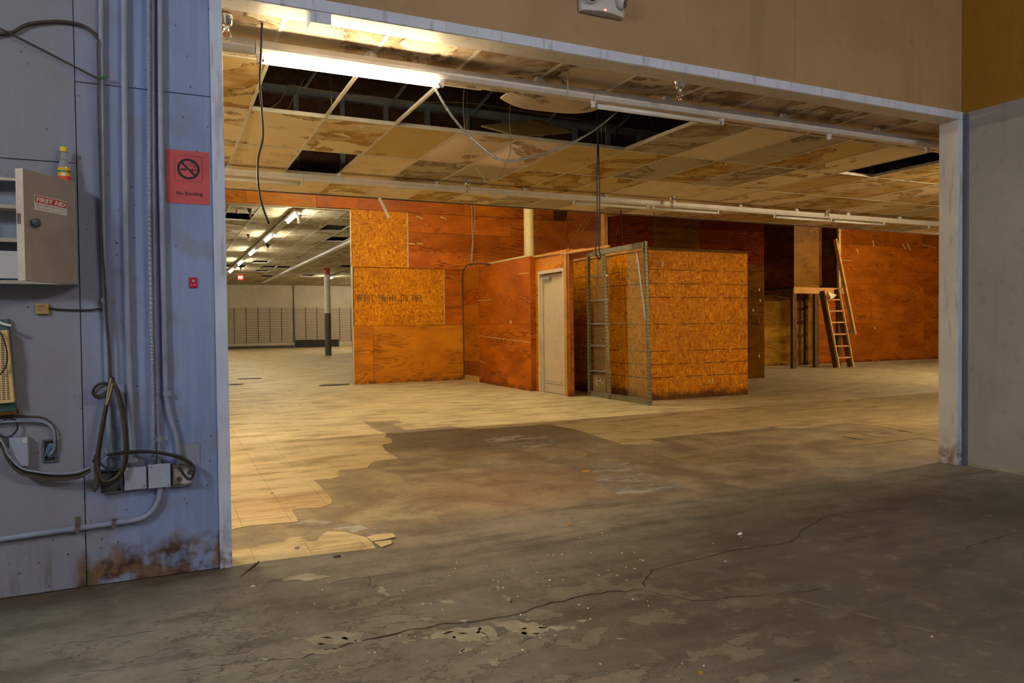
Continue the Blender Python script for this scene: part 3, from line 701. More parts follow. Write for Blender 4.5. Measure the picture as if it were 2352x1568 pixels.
for j in range(0, 20): tee_x(cs, YB+.14+j*1.22, SX-2*ST, SX+14*ST, ZF)
struct('floor_store', MB().box(-6, 16, YB-.05, YF, 0, .0035), 'yellowed_vinyl_tile')

# ================================================================== FLOOR COVERING
def z4(l): return [Fl(500+x/2.94, 860+y/2.94) for x, y in l]
def z5(l): return [Fl(1200+x/2.042, 860+y/2.042) for x, y in l]
xy = lambda l: [(p.x, p.y) for p in l]
edge = xy(z4([(85,1050),(215,1022),(540,997),(535,970),(500,920),(530,910),(700,900),(765,875),(775,855),(725,790),(665,730),(650,715),(760,705),(820,690),(815,660),(830,645),(920,640),(1010,630),(1040,600),(1090,585),(1220,570),(1130,510),(1110,480),(1180,462),(1170,435),(1130,425),(1140,400),(1060,372),(980,318),(1050,320),(1200,312),(1262,326),(1185,336),(1270,375),(1420,365),(1570,350),(1740,370),(1920,358),(2100,344)]))
edge += xy(z5([(130,234),(250,258),(380,300),(470,327),(590,329),(655,320),(595,302),(740,286),(860,275),(1010,264),(1170,248),(1290,255),(1400,244),(1510,232),(1640,240),(1740,256),(1830,273),(1700,292),(1560,312),(1370,345),(1500,338),(1650,326),(1780,310),(1860,300),(1960,316)]))
main = [(-2.0, edge[0][1])]+edge+[(26, edge[-1][1]-.05), (26, YB-.06), (-2.0, YB-.06)]
low = xy(z4([(80,1300),(315,1263),(700,1216),(1068,1176),(1040,1135),(1000,1100),(930,1085),(850,1065),(740,1065),(690,1095),(680,1122),(640,1132),(600,1130),(560,1095),(500,1100),(450,1128),(360,1142),(280,1150),(270,1170),(80,1190)]))
patch = xy(z5([(650,380),(720,370),(900,366),(1080,374),(1096,390),(960,414),(820,433),(740,404)]))
TS = .3048; OX, OY = .118, .06
def tiles_of(poly):
    out = []; xs_ = [p[0] for p in poly]; ys_ = [p[1] for p in poly]
    for i in range(int((min(xs_)-OX)//TS), int((max(xs_)-OX)//TS)+1):
        for j in range(int((min(ys_)-OY)//TS), int((max(ys_)-OY)//TS)+1):
            g_ = .0011
            q = clip_poly(poly, OX+i*TS+g_, OX+(i+1)*TS-g_, OY+j*TS+g_, OY+(j+1)*TS-g_)
            if len(q) >= 3 and area(q) > .0008: out.append(q)
    return out
ft = tag(bpy.data.objects.new('floor_covering', None), kind='structure'); C.objects.link(ft); ft.location = (5, 8, 0)
allt = tiles_of(low)+tiles_of(patch)+tiles_of(main)
def key(q):
    x = sum(p[0] for p in q)/len(q); y = sum(p[1] for p in q)/len(q)
    inv = x < XO or (x-XO)/max(y, .1) > 1.36
    return (1e6 if inv else 0)+x*x+y*y
allt.sort(key=key); rt_ = random.Random(4); rest = MB()
def tilemb(q, mb):
    q = [p for i, p in enumerate(q) if (Vector(p)-Vector(q[i-1])).length > 1e-5]
    z = .0032+rt_.uniform(0, .0012); zz = rt_.uniform(-.0008, .0016)
    mb.prism(q, FLOORF, 0, z+max(0, zz)); return mb
for i, q in enumerate(allt):
    if i < 300: obj('vinyl_tile', tilemb(q, MB()), 'yellowed_vinyl_tile', ft)
    else: tilemb(q, rest)
obj('vinyl_tile', rest, 'yellowed_vinyl_tile', ft, kind='stuff')
# two broken corners, curled up
for l, cz in (([(1005,1100),(1060,1085),(1180,1080),(1205,1105),(1120,1122),(1045,1131)], .02), ([(1052,1133),(1170,1121),(1177,1145),(1105,1172),(1075,1150)], .014)):
    q = z4(l); mb = MB(); k = len(q); c = sum(q, Vector())/k
    up = [Vector((p.x, p.y, .002+cz*max(0, (p-q[0]).length-.05)*2.2)) for p in q]
    mb.v = up+[p+Vector((0,0,.003)) for p in up]
    mb.f = [list(range(k))[::-1], [k+i for i in range(k)]]+[[i, (i+1) % k, k+(i+1) % k, k+i] for i in range(k)]
    obj('vinyl_tile', mb, 'yellowed_vinyl_tile', ft)
# cracks in the slab
def ribbon(pts, w, z=.0009, sub=5, jit=.012, seed=1):
    rr = random.Random(seed); p = catmull([Vector((a.x, a.y, 0)) for a in pts], sub); mb = MB(); k = len(p)
    L = []
    for i, a in enumerate(p):
        t = (p[min(i+1, k-1)]-p[max(i-1, 0)]).normalized(); nrm = Vector((-t.y, t.x, 0)); a = a+nrm*rr.uniform(-jit, jit)
        ww = w*rr.uniform(.35, 1.1)*(.3 if i in (0, k-1) else 1); L.append((a+nrm*ww, a-nrm*ww))
    for a, b in L: mb.v += [a+Vector((0,0,z)), b+Vector((0,0,z))]
    for i in range(k-1): mb.f.append([2*i, 2*i+1, 2*i+3, 2*i+2])
    return mb
F = Fl
for sd, (w, l) in enumerate(((.008, [(690,1512),(800,1480),(980,1440),(1160,1415),(1270,1385),(1380,1362),(1475,1354)]), (.006, [(1475,1354),(1490,1322),(1520,1302),(1620,1280),(1700,1262),(1800,1248),(1830,1236),(1850,1215),(1890,1190)]),
        (.004, [(1475,1354),(1540,1368),(1605,1380),(1700,1370),(1800,1365),(1900,1350)]), (.005, [(2200,1270),(2240,1250),(2290,1236),(2352,1220)]), (.003, [(1890,1190),(1960,1175),(2060,1168)]),
        (.003, [(730,1345),(800,1330),(870,1322),(930,1310)]), (.003, [(140,1480),(240,1465),(380,1445)]), (.0025, [(160,1550),(230,1540),(290,1530)]), (.003, [(400,1540),(520,1525),(620,1515),(690,1512)]), (.0025, [(845,1320),(850,1345),(862,1350),(872,1332)]), (.003, [(1215,870),(1330,905)] ))[:10]):
    obj('slab_crack', ribbon([F(*q) for q in l], w, seed=sd+1), 'crack_dark', floor)
obj('slab_crack', ribbon([F(1800,1370),(F(1930,1400)),F(2100,1440),F(2300,1480)], .010, seed=31, jit=.004), 'concrete_patch', floor)
# flakes of old paint still stuck to the slab
def flake(l, z=.0022, mat='flake_cream', seed=0, jag=.02, name='paint_flake'):
    rr = random.Random(seed); p = [F(*q) for q in l]; out = []; k = len(p)
    for i in range(k):
        a, b = p[i], p[(i+1) % k]; nrm = Vector((-(b-a).y, (b-a).x, 0))
        for t in (0, .2, .4, .6, .8): out.append(a.lerp(b, t)+nrm.normalized()*(rr.uniform(-jag, jag) if t else 0)*min(1, (b-a).length*4))
    return obj(name, MB().prism([(q.x, q.y) for q in out], FLOORF, 0.0, z), mat, floor)
for i, l in enumerate(([(985,1470),(1000,1452),(1060,1442),(1100,1440),(1118,1462),(1080,1478),(1040,1468)], [(1102,1440),(1120,1436),(1152,1468),(1128,1474)], [(1128,1432),(1180,1425),(1235,1432),(1262,1445),(1230,1462),(1200,1458),(1168,1448)], [(1235,1440),(1290,1436),(1308,1443),(1280,1450)],
        [(700,1470),(760,1452),(835,1452),(820,1475),(770,1482),(720,1482)], [(690,1500),(740,1490),(790,1495),(740,1503)], [(1055,1492),(1068,1488),(1060,1505),(1052,1500)], [(1115,1515),(1148,1512),(1145,1532),(1128,1528)], [(1140,1345),(1148,1348),(1146,1356),(1140,1352)], [(1155,1366),(1170,1372),(1176,1386),(1166,1378)],
        [(862,1350),(880,1348),(896,1368),(884,1370)], [(968,1420),(990,1418),(992,1424),(975,1428)], [(1010,1380),(1040,1378),(1046,1386),(1020,1388)], [(630,1330),(720,1318),(760,1325),(700,1335)])):
    flake(l, seed=i+1, jag=.032)
    cxp, cyp = sum(a for a, b in l)/len(l), sum(b for a, b in l)/len(l); rq = random.Random(200+i)
    if i < 6:
        for k in range(7):
            ax_, ay_ = cxp+rq.gauss(0, 90), cyp+rq.gauss(6, 18)
            w_, h_ = rq.uniform(5, 16), rq.uniform(1.5, 4); flake([(ax_-w_, ay_+rq.uniform(-1, 1)), (ax_, ay_-h_), (ax_+w_, ay_+rq.uniform(-2, 2)), (ax_+w_*.2, ay_+h_)], seed=300+i*10+k, jag=.012)
flake([(1296,1072),(1330,1064),(1445,1062),(1470,1085),(1520,1100),(1588,1122),(1540,1132),(1420,1135),(1368,1112),(1390,1092),(1330,1080)], .0012, 'white_powder', 77, .03, 'white_residue')
flake([(1105,1012),(1150,1000),(1230,998),(1275,1008),(1270,1022),(1200,1030),(1130,1026)], .0012, 'white_powder', 78, .05, 'white_residue')
flake([(600,1200),(680,1190),(800,1200),(890,1225),(850,1228),(760,1212),(660,1212)], .0012, 'white_powder', 79, .02, 'white_residue')
# small debris
rc = random.Random(12); cm = []
for i in range(4):
    mb = MB(); k = 6; mb.prism([(math.cos(a*2*math.pi/k)*.006*rc.uniform(.5, 1.3), math.sin(a*2*math.pi/k)*.006*rc.uniform(.5, 1.2)) for a in range(k)], FLOORF, 0, .0025)
    me = bpy.data.meshes.new('paint_chip'); me.from_pydata(mb.v, [], mb.f); me.materials.append(MAT['chip_white']); cm.append(me)
spots = []
while len(spots) < 78:
    px, py = rc.gauss(1200, 420), rc.uniform(1215, 1540)
    if rc.random() < .4: px, py = rc.gauss(1290, 130), rc.uniform(1225, 1400)
    if 560 < px < 2300 and py > 1200: spots.append((px, py))
for px, py in spots:
    p = F(px, py); o = bpy.data.objects.new('paint_chip', rc.choice(cm)); C.objects.link(o); o.location = (p.x, p.y, .0002); o.rotation_euler = (0, 0, rc.uniform(0, 6)); s_ = rc.uniform(.45, 1.15); o.scale = (s_, s_, s_)
    tag(o, 'tiny white paint chip lying on the bare grey concrete floor', 'paint chip', 'white paint chips scattered on the concrete')
def lump(name, px, py, r, h, mat, label, cat, group=None, seed=0, z=.0):
    rr = random.Random(seed); p = F(px, py, z); mb = MB(); k = 9
    for (s_, hz) in ((1, 0), (.95, .45), (.6, .9)):
        for a in range(k): mb.v.append(Vector((p.x+math.cos(a*2*math.pi/k)*r*s_*rr.uniform(.7, 1.2)*1.5, p.y+math.sin(a*2*math.pi/k)*r*s_*rr.uniform(.6, 1.1), p.z+h*hz)))
    for i in range(2):
        for a in range(k): mb.f.append([i*k+a, i*k+(a+1) % k, (i+1)*k+(a+1) % k, (i+1)*k+a])
    mb.f += [list(range(k))[::-1], [2*k+a for a in range(k)]]
    return obj(name, mb, mat, None, label=label, cat=cat, group=group)
FG = 'yellow foam crumbs on the floor'
for i, (px, py, r, z) in enumerate(((625,1134,.012,.005), (690,931,.02,.005), (1345,1044,.016,0), (1283,1046,.018,0), (1284,1079,.012,0), (1308,1205,.015,0), (1346,1082,.03,0), (1608,1548,.008,0))):
    lump('foam_crumb', px, py, r, .012, 'foam_yellow', 'yellow foam crumb lying on the brown stained floor of the doorway' if i < 6 else ('flat rust-yellow flake on the white powdery patch' if i == 6 else 'small orange flake on the grey concrete near the crack'), 'debris', FG if i < 6 else None, i)
lump('plaster_lump', 1700, 1227, .012, .012, 'chip_white', 'pale plaster lump on the dark concrete beside the long crack', 'debris', None, 41)
lump('plaster_lump', 682, 1259, .010, .012, 'flake_cream', 'rounded plaster pebble on the torn vinyl tile by the doorway', 'debris', None, 42, .005)
lump('paper_scrap', 581, 1346, .009, .004, 'chip_white', 'white paper scrap on concrete beside the left jamb', 'debris', None, 43)
# curled dark scrap by the jamb
a, b, c = F(553, 1325), F(572, 1313), F(592, 1301)
mb = MB(); rows = []
for i, t in enumerate((0, .25, .5, .75, 1)):
    q = a.lerp(c, t); w = (.008, .02, .03, .034, .02)[i]
    for s_ in (-1, -.3, .4, 1): mb.v.append(q+Vector((w*s_*.5, w*s_, .004+.018*abs(s_)**1.5*t+.004*t)))
for i in range(4):
    for j in range(3): mb.f.append([i*4+j, i*4+j+1, (i+1)*4+j+1, (i+1)*4+j])
o = obj('curled_scrap', mb, 'scrap_dark', None, label='dark curled scrap of vinyl on the concrete by the left jamb', cat='debris', smooth=True)
md = o.modifiers.new('solid', 'SOLIDIFY'); md.thickness = .003
lump('dark_scrap', 775, 1279, .014, .012, 'scrap_dark', 'small dark scrap at the front edge of the torn tiles', 'debris', None, 51)
lump('dark_scrap', 1830, 1562, .01, .004, 'scrap_dark', 'small dark smudge of debris on the bare foreground concrete', 'debris', None, 52)

# ================================================================== LIGHT FIXTURES
def lampholder(c, ax):
    """a socket hanging under a housing at c (bottom of housing)"""
    x, y, z = c; mb = MB()
    if ax == 'x': mb.box(x-.014, x+.014, y-.012, y+.012, z-.05, z).box(x-.02, x+.02, y-.016, y+.016, z-.012, z)
    else: mb.box(x-.012, x+.012, y-.014, y+.014, z-.05, z).box(x-.016, x+.016, y-.02, y+.02, z-.012, z)
    return mb
def fixture_x(x0, x1, y, tubes, sockets, stems, label, group, zc=ZC, zh=(2.952, 3.022), mat_lit='tube_main', w=.1):
    t = thing('fluorescent_fixture', ((x0+x1)/2, y, zh[0]), label, 'light fixture', group)
    x0, x1 = x0+.002, x1-.002
    mb = MB().box(x0, x1, y-w/2, y+w/2, zh[0]+.022, zh[1]); z0 = zh[0]
    mb.add([(x0,y-w/2,z0+.0219),(x1,y-w/2,z0+.0219),(x1,y+w/2,z0+.0219),(x0,y+w/2,z0+.0219),(x0,y-w*.3,z0),(x1,y-w*.3,z0),(x1,y+w*.3,z0),(x0,y+w*.3,z0)], [(4,7,6,5),(0,1,5,4),(1,2,6,5),(2,3,7,6),(3,0,4,7)])
    hs = obj('housing', mb, 'white_steel', t, bevel=.002)
    obj('seam_line', MB().box(x0, x1, y-w/2-.0008, y-w/2-.0001, z0+.034, z0+.037), 'galvanised', hs)
    for s in sockets: obj('lamp_socket', lampholder((s, y, z0), 'x'), 'white_steel', t, bevel=.002)
    for s in stems: obj('mounting_stem', MB().lathe((s, y+.01, zh[1]), [(.042, 0), (.042, .03), (.03, .034), (.03, zc-zh[1])], 16), 'white_steel', t, smooth=False)
    for (a, b, lit) in tubes:
        tb = obj('fluorescent_tube', MB().tube([(a+.018, y, z0-.034), (b-.018, y, z0-.034)], .019, 14), mat_lit if lit else 'tube_off', t, smooth=True)
        for e0 in (a+.008, b-.03): obj('end_cap', MB().tube([(e0, y, z0-.034), (e0+.022, y, z0-.034)], .0195, 12), 'galvanised', tb)
    return t
Y1, Y2 = 4.74, 8.64
g1 = 'strip lights of the front row'; g2 = 'strip lights of the back row under the ceiling'
fixture_x(-1.93, .52, Y1, [(-1.9, -.7, True)], [-1.9, -.7], [-.9], 'white strip fixture running behind the left jamb, next to the lit tube', g1, mat_lit='tube_side')
fixture_x(7.78, 10.2, Y1, [(8.9, 10.1, True)], [8.9, 10.1], [8.3, 9.5], 'added fill strip fixture of the front row, out of sight behind the right jamb', g1, mat_lit='tube_cabin_fill')  # unseen lit fixture added to light the cabin front
fixture_x(.52, 2.90, Y1, [(.545, 1.72, True)], [.545, 1.72], [1.24, 2.47], 'white strip fixture with the one glowing fluorescent tube', g1)
fixture_x(2.90, 5.34, Y1, [(2.92, 4.14, False)], [2.92, 4.14], [3.60, 4.83], 'white strip fixture with an unlit tube, beside the glowing one', g1)
fixture_x(5.34, 7.78, Y1, [], [5.36, 6.66], [5.98, 7.2], 'white strip fixture with two empty sockets near the right jamb', g1)
fixture_x(-3.4, -1.0, Y2, [(-2.2, -1.05, True)], [-2.2, -1.05], [-1.6], 'lit back-row strip fixture, out of sight behind the left jamb', g2, mat_lit='tube_back')
fixture_x(14.6, 17.0, Y2, [(15.7, 16.9, True)], [15.7, 16.9], [15, 16.5], 'added fill strip fixture of the back row, out of sight behind the right jamb', g2, mat_lit='tube_back')  # unseen lit fixture added to light the platform and red wall
fixture_x(-1.0, 1.45, Y2, [(.22, 1.42, False)], [.22, 1.42], [.66], 'back-row strip fixture with unlit tube ending by the store doorway', g2)
fixture_x(1.45, 3.85, Y2, [], [2.58, 3.82], [1.86, 3.06], 'back-row strip fixture with empty sockets above the plywood wall', g2)
fixture_x(3.85, 6.27, Y2, [(5.0, 6.20, False)], [5.0, 6.2], [4.25, 5.5], 'back-row strip fixture whose unlit tube hangs before the cream pole', g2)
fixture_x(6.27, 8.55, Y2, [(6.30, 7.47, False)], [6.30, 7.47], [6.65, 7.9], 'back-row strip fixture with unlit tube above the OSB cabin', g2)
fixture_x(8.55, 11.1, Y2, [(8.58, 9.80, False), (9.84, 11.05, False)], [8.58, 9.80, 11.05], [9.05, 10.2], 'back-row strip fixture with two unlit tubes before the raised platform', g2)
fixture_x(11.1, 13.6, Y2, [], [12.2], [11.45, 12.9], 'back-row strip fixture with an empty socket near the right jamb', g2)
# tall bay lamps above the low ceiling, added fill lamp, near room shop light
fixture_x(2.9, 5.5, 11.15, [(2.92, 4.1, True), (4.2, 5.4, True)], [2.92, 4.1, 5.4], [3.4, 5.0], 'lit strip fixture high in the tall bay, out of sight above the store doorway', 'strip lights high in the tall bay', zc=ZR, zh=(5.0, 5.07), mat_lit='tube_high')
fixture_x(16.5, 19.1, 11.15, [(16.52, 17.8, True), (17.9, 19.0, True)], [16.52, 17.8, 19.0], [17, 18.6], 'lit strip fixture high in the tall bay, above the wooden ladder', 'strip lights high in the tall bay', zc=ZR, zh=(5.0, 5.07), mat_lit='tube_right')
fixture_x(2.6, 5.1, -2.4, [(2.65, 3.85, True), (3.9, 5.05, True)], [2.65, 3.87, 5.05], [3, 4.7], 'added fill light hanging unseen at the rear of the near room', None, zc=4.95, zh=(4.0, 4.07), mat_lit='tube_near_fill')  # unseen lamp added to fill the near floor and right walls
def fixture_y(x, y0, y1, lit, label, group, zc=ZF, drop=0.0, mt='tube_store'):
    zt_c = zc; zc -= drop
    t = thing('fluorescent_fixture', (x, (y0+y1)/2, zc-.115), label, 'light fixture', group)
    obj('housing', MB().box(x-.07, x+.07, y0+.003, y1-.003, zc-.09, zc-.02), 'white_steel', t, bevel=.003)
    for a in (y0+.5, y1-.56): obj('mounting_stem', MB().box(x-.03, x+.03, a, a+.06, zc-.02, zt_c), 'white_steel', t)
    for a, b in lit:
        obj('fluorescent_tube', MB().tube([(x, a, zc-.125), (x, b, zc-.125)], .026, 10), mt, t, smooth=True)
        for e0 in (a-.03, b): obj('lamp_socket', MB().box(x-.02, x+.02, e0, e0+.03, zc-.15, zc-.09), 'white_steel', t)
fixture_y(-3.1, .2, 1.7, [(.3, 1.55)], 'lit shop light hanging in the near room, left of the viewer', None, zc=4.95, drop=1.35, mt='tube_near')
gs = 'lit strip lights in the far store'
ys = [16.4, 20.5, 24.7, 28.9, 33.1, 37.3]
for i in range(5):
    fixture_y(2.62, ys[i], ys[i+1], [(ys[i]+.1, ys[i]+1.35+.1*i)], ('first', 'second', 'third', 'fourth', 'fifth')[i]+' glowing strip fixture from the doorway lintel, in the far store', gs)
fixture_y(2.62, 37.3, 41.5, [], 'unlit end fixture of the glowing row, above the exit sign', None)
for i in range(6): fixture_y(5.0, 19.0+i*4.1, 23.1+i*4.1, [], ('first', 'second', 'third', 'fourth', 'fifth', 'sixth')[i]+' unlit strip fixture from the doorway, in the dark store row', 'unlit strip lights in the far store')
fixture_y(7.6, 34.5, 38.6, [(37.2, 38.5)], 'far store strip fixture glowing beside the red-topped column', None)
# unseen strip lamps added to brighten the far store and its back wall
for x, yy in ((-2.4, 20), (10.0, 22), (.3, 39), (11.6, 39), (11.6, 43)):
    fixture_y(x, yy, yy+3.2, [(yy+.2, yy+1.5)], 'added far store fill fixture out of sight beside the doorway', 'added unseen strip lights in the far store', mt='tube_store_fill' if yy > 30 else 'tube_store')

# ================================================================== CEILING HARDWARE
def sprinkler(p, label, s=1.0, up=0.0, zc=ZC, group='pendent sprinkler heads', metal='chrome'):
    x, y = p; t = thing('fire_sprinkler', (x, y, zc-.11*s), label, 'sprinkler', group)
    esc = obj('escutcheon', MB().lathe((x, y, zc-.052*s), [(.020*s, 0), (.030*s, .012*s), (.034*s, .030*s), (.042*s, .050*s), (.042*s, .052*s)], 18), metal, t, smooth=True)
    obj('body', MB().lathe((x, y, zc-.075*s), [(.012*s, 0), (.015*s, .008*s), (.015*s, .024*s)], 10), metal, t)
    mb = MB()
    for sg in (-1, 1): mb.tube([(x+sg*.012*s, y, zc-.072*s), (x+sg*.021*s, y, zc-.088*s), (x+sg*.017*s, y, zc-.104*s), (x, y, zc-.114*s)], .0032*s, 6, smooth=3)
    obj('frame_arm', mb, metal, t, smooth=True)
    obj('glass_bulb', MB().lathe((x, y, zc-.108*s), [(.002*s, 0), (.004*s, .01*s), (.004*s, .026*s), (.002*s, .034*s)], 8), 'orange_lamp', t, smooth=True)
    mb = MB().lathe((x, y, zc-.122*s), [(.008*s, 0), (.008*s, .006*s), (.006*s, .008*s)], 12)
    for a in range(10):
        an = a*math.pi/5; mb.box(0, 0, 0, 0, 0, 0) if False else mb.beam((x+.006*s*math.cos(an), y+.006*s*math.sin(an), zc-.118*s), (x+.02*s*math.cos(an), y+.02*s*math.sin(an), zc-.119*s), .006*s, .0015*s)
    obj('deflector', mb, metal, t)
for (px, py, s, lb) in ((519, 36, 1.15, 'chrome sprinkler head just inside the left jamb, under the front tiles'), (1561, 187, 1.15, 'chrome sprinkler head above the front strip, past the big ceiling hole'), (1073, 414, 1.2, 'sprinkler head before the back strip, above the plywood corner'), (1543, 452, 1.2, 'sprinkler head before the back strip, above the OSB cabin'), (1902, 482, 1.2, 'sprinkler head before the back strip, above the wooden ladder')):
    p = P(px, py, 2, ZC); sprinkler((p.x, p.y), lb, s)
for (px, py) in ((686, 500), (575, 486), (572, 543), (615, 565), (552, 617)):
    p = P(px, py, 2, ZF-.06); sprinkler((p.x, p.y), 'small dark sprinkler head under the far store ceiling', 1.6, zc=ZF, group='far store sprinklers', metal='scrap_dark')
p = P(1663, 374, 2, ZC)
obj('sprinkler_plug', MB().lathe((p.x, p.y, ZC-.05), [(.010, 0), (.014, .012), (.010, .02), (.018, .042), (.024, .05)], 12), 'brass', None, smooth=True, label='small brass plug poking out of a stained ceiling tile', cat='pipe plug')

def cable(name, pts, r, mat, label, cat='cable', n=7, sm_=6, group=None, parent=None):
    return obj(name, MB().tube(pts, r, n, smooth=sm_), mat, parent, smooth=True, label=label, cat=cat, group=group)
def PY(y, *l): return [P(a, b, 1, y) for a, b in l]
cable('hanging_cable', PY(4.56, (602,52),(600,110),(597,190),(602,260),(604,315),(593,365),(593,420),(602,470),(618,514)), .0065, 'black_cable', 'long black cable dangling from the ceiling by the left jamb')
# flexible metal conduit, hung in a loop between the lit strip and the hole
pts = catmull([P(997, 200, 1, 4.80), P(1035, 262, 1, 4.9), P(1080, 315, 1, 5.0), P(1125, 353, 1, 5.05), P(1160, 369, 1, 5.1), P(1215, 362, 1, 5.15), P(1290, 338, 1, 5.2), P(1355, 305, 1, 5.3), P(1415, 258, 1, 5.45), P(1430, 240, 1, 5.5)], 26)
rr = [.0085+.0012*((i % 2)*2-1) for i in range(len(pts))]
obj('flexible_conduit', MB().tube(pts, rr, 8), 'galvanised', None, label='ribbed metal flexible conduit looping down from the glowing fixture', cat='conduit')
tp = P(1371, 245, 1, 5.85); tc = thing('hanging_cable', (tp.x, 5.85, P(1377, 596, 1, 5.85).z), 'pair of black cables looped together, dropping from the ceiling hole', 'cable')
for dx, sg in ((0, 1), (6, -1)):
    obj('cable_strand', MB().tube([Vector((tp.x, 5.85, ZR-.001))]+PY(5.85, (1371+dx*.3,245),(1372+dx*.4,330),(1371+dx,440),(1372+dx*.8,520),(1372-sg*4,570),(1374-sg*5,585),(1377,596)), .006, 7, smooth=6), 'black_cable', tc, smooth=True)
cable('ceiling_wire', PY(6.30, (1068,180),(1064,240),(1068,300),(1078,335),(1085,370),(1096,390),(1110,408),(1115,417),(1135,412),(1148,395),(1156,385)), .0035, 'tan_wire', 'thin tan wire loop dangling in front of the bulging tile')
cable('ceiling_wire', PY(6.28, (1174,225),(1170,270),(1172,310),(1172,350),(1162,372),(1156,386)), .0035, 'tan_wire', 'thin tan wire dropping beside the crooked tile')
cable('ceiling_wire', PY(8.0, (607,255),(640,235),(658,205),(668,195),(720,205),(900,232),(1068,236),(1200,255),(1370,282),(1530,313)), .006, 'tan_wire', 'long pale wire stretched above the ceiling hole')
cable('ceiling_wire', PY(4.56, (1299,150),(1304,165),(1304,200),(1303,222)), .004, 'tan_wire', 'short stiff wire hanging between the front strip and header')
cable('ceiling_wire', PY(7.0, (700,180),(661,250),(660,262)), .003, 'tan_wire', 'thin grid hanger wire left of the glowing tube')
for i, (x, a, b) in enumerate(((1072, 165, 300), (1380, 240, 330), (1390, 250, 335), (1260, 180, 250), (760, 180, 268))):
    cable('hanger_wire', PY(6.42, (x, a), (x+2, b)), .0022, 'galvanised', 'thin steel ceiling hanger wire above the big hole', group='ceiling hanger wires', sm_=2)
cable('wall_wire', [P(1083, 458, 1, 16.0), P(1084, 520, 1, 16.0), P(1086, 560, 1, 16.0), P(1083, 606, 1, 16.0)], .012, 'tan_wire', 'pale double wire hanging down the plywood corner')
cable('wall_wire', [P(1088, 458, 1, 16.02), P(1090, 500, 1, 16.02), P(1085, 560, 1, 16.02), P(1082, 600, 1, 16.02), P(1088, 612, 1, 16.02)], .010, 'tan_wire', 'second pale wire hanging at the plywood corner')
cable('wall_wire', [P(1125, 606, 0, XS-.02), P(1090, 606, 0, XS-.02), P(1070, 612, 0, XS-.02), P(1062, 640, 1, YB-.03), P(1064, 740, 1, YB-.03), P(1066, 868, 1, YB-.03)], .014, 'brown_cable', 'brown wire running down the inner plywood corner to the floor')
p, q = P(871, 454, 1, 10.02), P(894, 500, 1, 10.1)
obj('plastic_strip', MB().beam(p, q, .055, .012), 'paper_white', None, label='white plastic strip dangling from the ceiling edge before the OSB', cat='strip', bevel=.002)
for i, (a, b) in enumerate((((1240, 470), (1229, 588)), ((1307, 475), (1288, 578)), ((1358, 483), (1302, 577)), ((1364, 490), (1312, 575)), ((1425, 490), (1412, 562)), ((1427, 490), (1431, 562)), ((1503, 497), (1507, 566)))):
    q = P(b[0], b[1], 0, XD+.05) if i < 4 else P(b[0], b[1], 2, CH+.0)
    if i < 4: q.z = 2.625
    p = P(a[0], a[1], 1, q.y-.05); p = q+(p-q)*((ZR-q.z)/(p.z-q.z))
    lb = ('thin wire over the booth, first beside the cream pole', 'thin wire slanting to the booth over its door', 'thickest slanting wire over the booth door, pale and taut', 'thin wire close beside the thick slanting one', 'left one of two thin wires meeting above the cabin', 'right one of two thin wires meeting above the cabin', 'lone thin wire above the front of the OSB cabin')[i]
    obj('guy_wire', MB().tube([p, q], .011 if i in (2,) else .006, 5), 'dark_lumber', None, label=lb, cat='wire', group='slanting wires over the booth')
obj('ceiling_tile', MB().add([P(1395, 480, 1, 10.3), P(1450, 484, 1, 10.3), P(1440, 490, 1, 10.3), P(1395, 499, 1, 10.3), P(1395, 480, 1, 10.32), P(1450, 484, 1, 10.32), P(1440, 490, 1, 10.32), P(1395, 499, 1, 10.32)], [(0,1,2,3),(7,6,5,4),(0,4,5,1),(1,5,6,2),(2,6,7,3),(3,7,4,0)]), 'brown_ceiling_tile', ceil)
# cream steel pole inside the booth
obj('steel_pole', MB().lathe((6.88, 13.75, 0), [(.16, 0), (.16, .012), (.108, .014), (.108, ZR-.01)], 24), 'pole_cream', None, smooth=False, label='round cream steel pole rising behind the plywood booth wall', cat='pole')

# block under the header, emergency light
x0, x1 = Wl(712, 45).x, Wl(760, 50).x
obj('trim_block', MB().box(x0, x1, D-.012, D+.11, ZS-.062, ZS-.0005), 'pale_trim_paint', tr, bevel=.003)
t = thing('emergency_light', (Wl(1380, 20).x, D, Wl(1380, 40).z), 'pale grey twin-head emergency light on the tan wall above the opening', 'emergency light')
ex0, ex1, ez0 = Wl(1328, 30).x, Wl(1428, 42).x, Wl(1330, 29).z
ezr = Wl(1420, 46).z; ez0 = (ez0+ezr)/2; ez1 = ez0+.21; mid = (ex0+ex1)/2
prof = [(ex0, 0), (ex1, 0), (ex1, .035), (ex1-.03, .055), (mid+.04, .078), (mid-.04, .078), (ex0+.03, .055), (ex0, .035)]
mb = MB(); mb.prism([(a, -b) for a, b in prof], (Vector((0, D, ez0)), FX, FY, FZ), 0, ez1-ez0)
obj('housing', mb, 'plastic_grey', t, bevel=.006)
for sx_, ax in ((ex0+.055, Vector((-.35, -1, -.25))), (ex1-.045, Vector((.75, -.75, -.35)))):
    c = Vector((sx_, D-.085, ez0+.085))
    hd = obj('lamp_head', MB().lathe(c-ax.normalized()*.03, [(.012, -.02), (.03, -.008), (.045, .012), (.05, .032), (.046, .045), (.04, .047)], 22, ax), 'plastic_grey', t, smooth=True)
    obj('lens', MB().lathe(c+ax.normalized()*.0175, [(.038, 0), (.036, .003), (.014, .004)], 20, ax), 'lens_dark', hd)
    obj('reflector', MB().lathe(c+ax.normalized()*.0215, [(.016, .0), (.012, .003), (.004, .004)], 14, ax), 'chrome', hd, smooth=True)
obj('indicator_light', MB().lathe((mid-.01, D-.0785, ez0+.012), [(.004, 0), (.003, .003)], 10, (0,-1,0)), 'led_red', t)

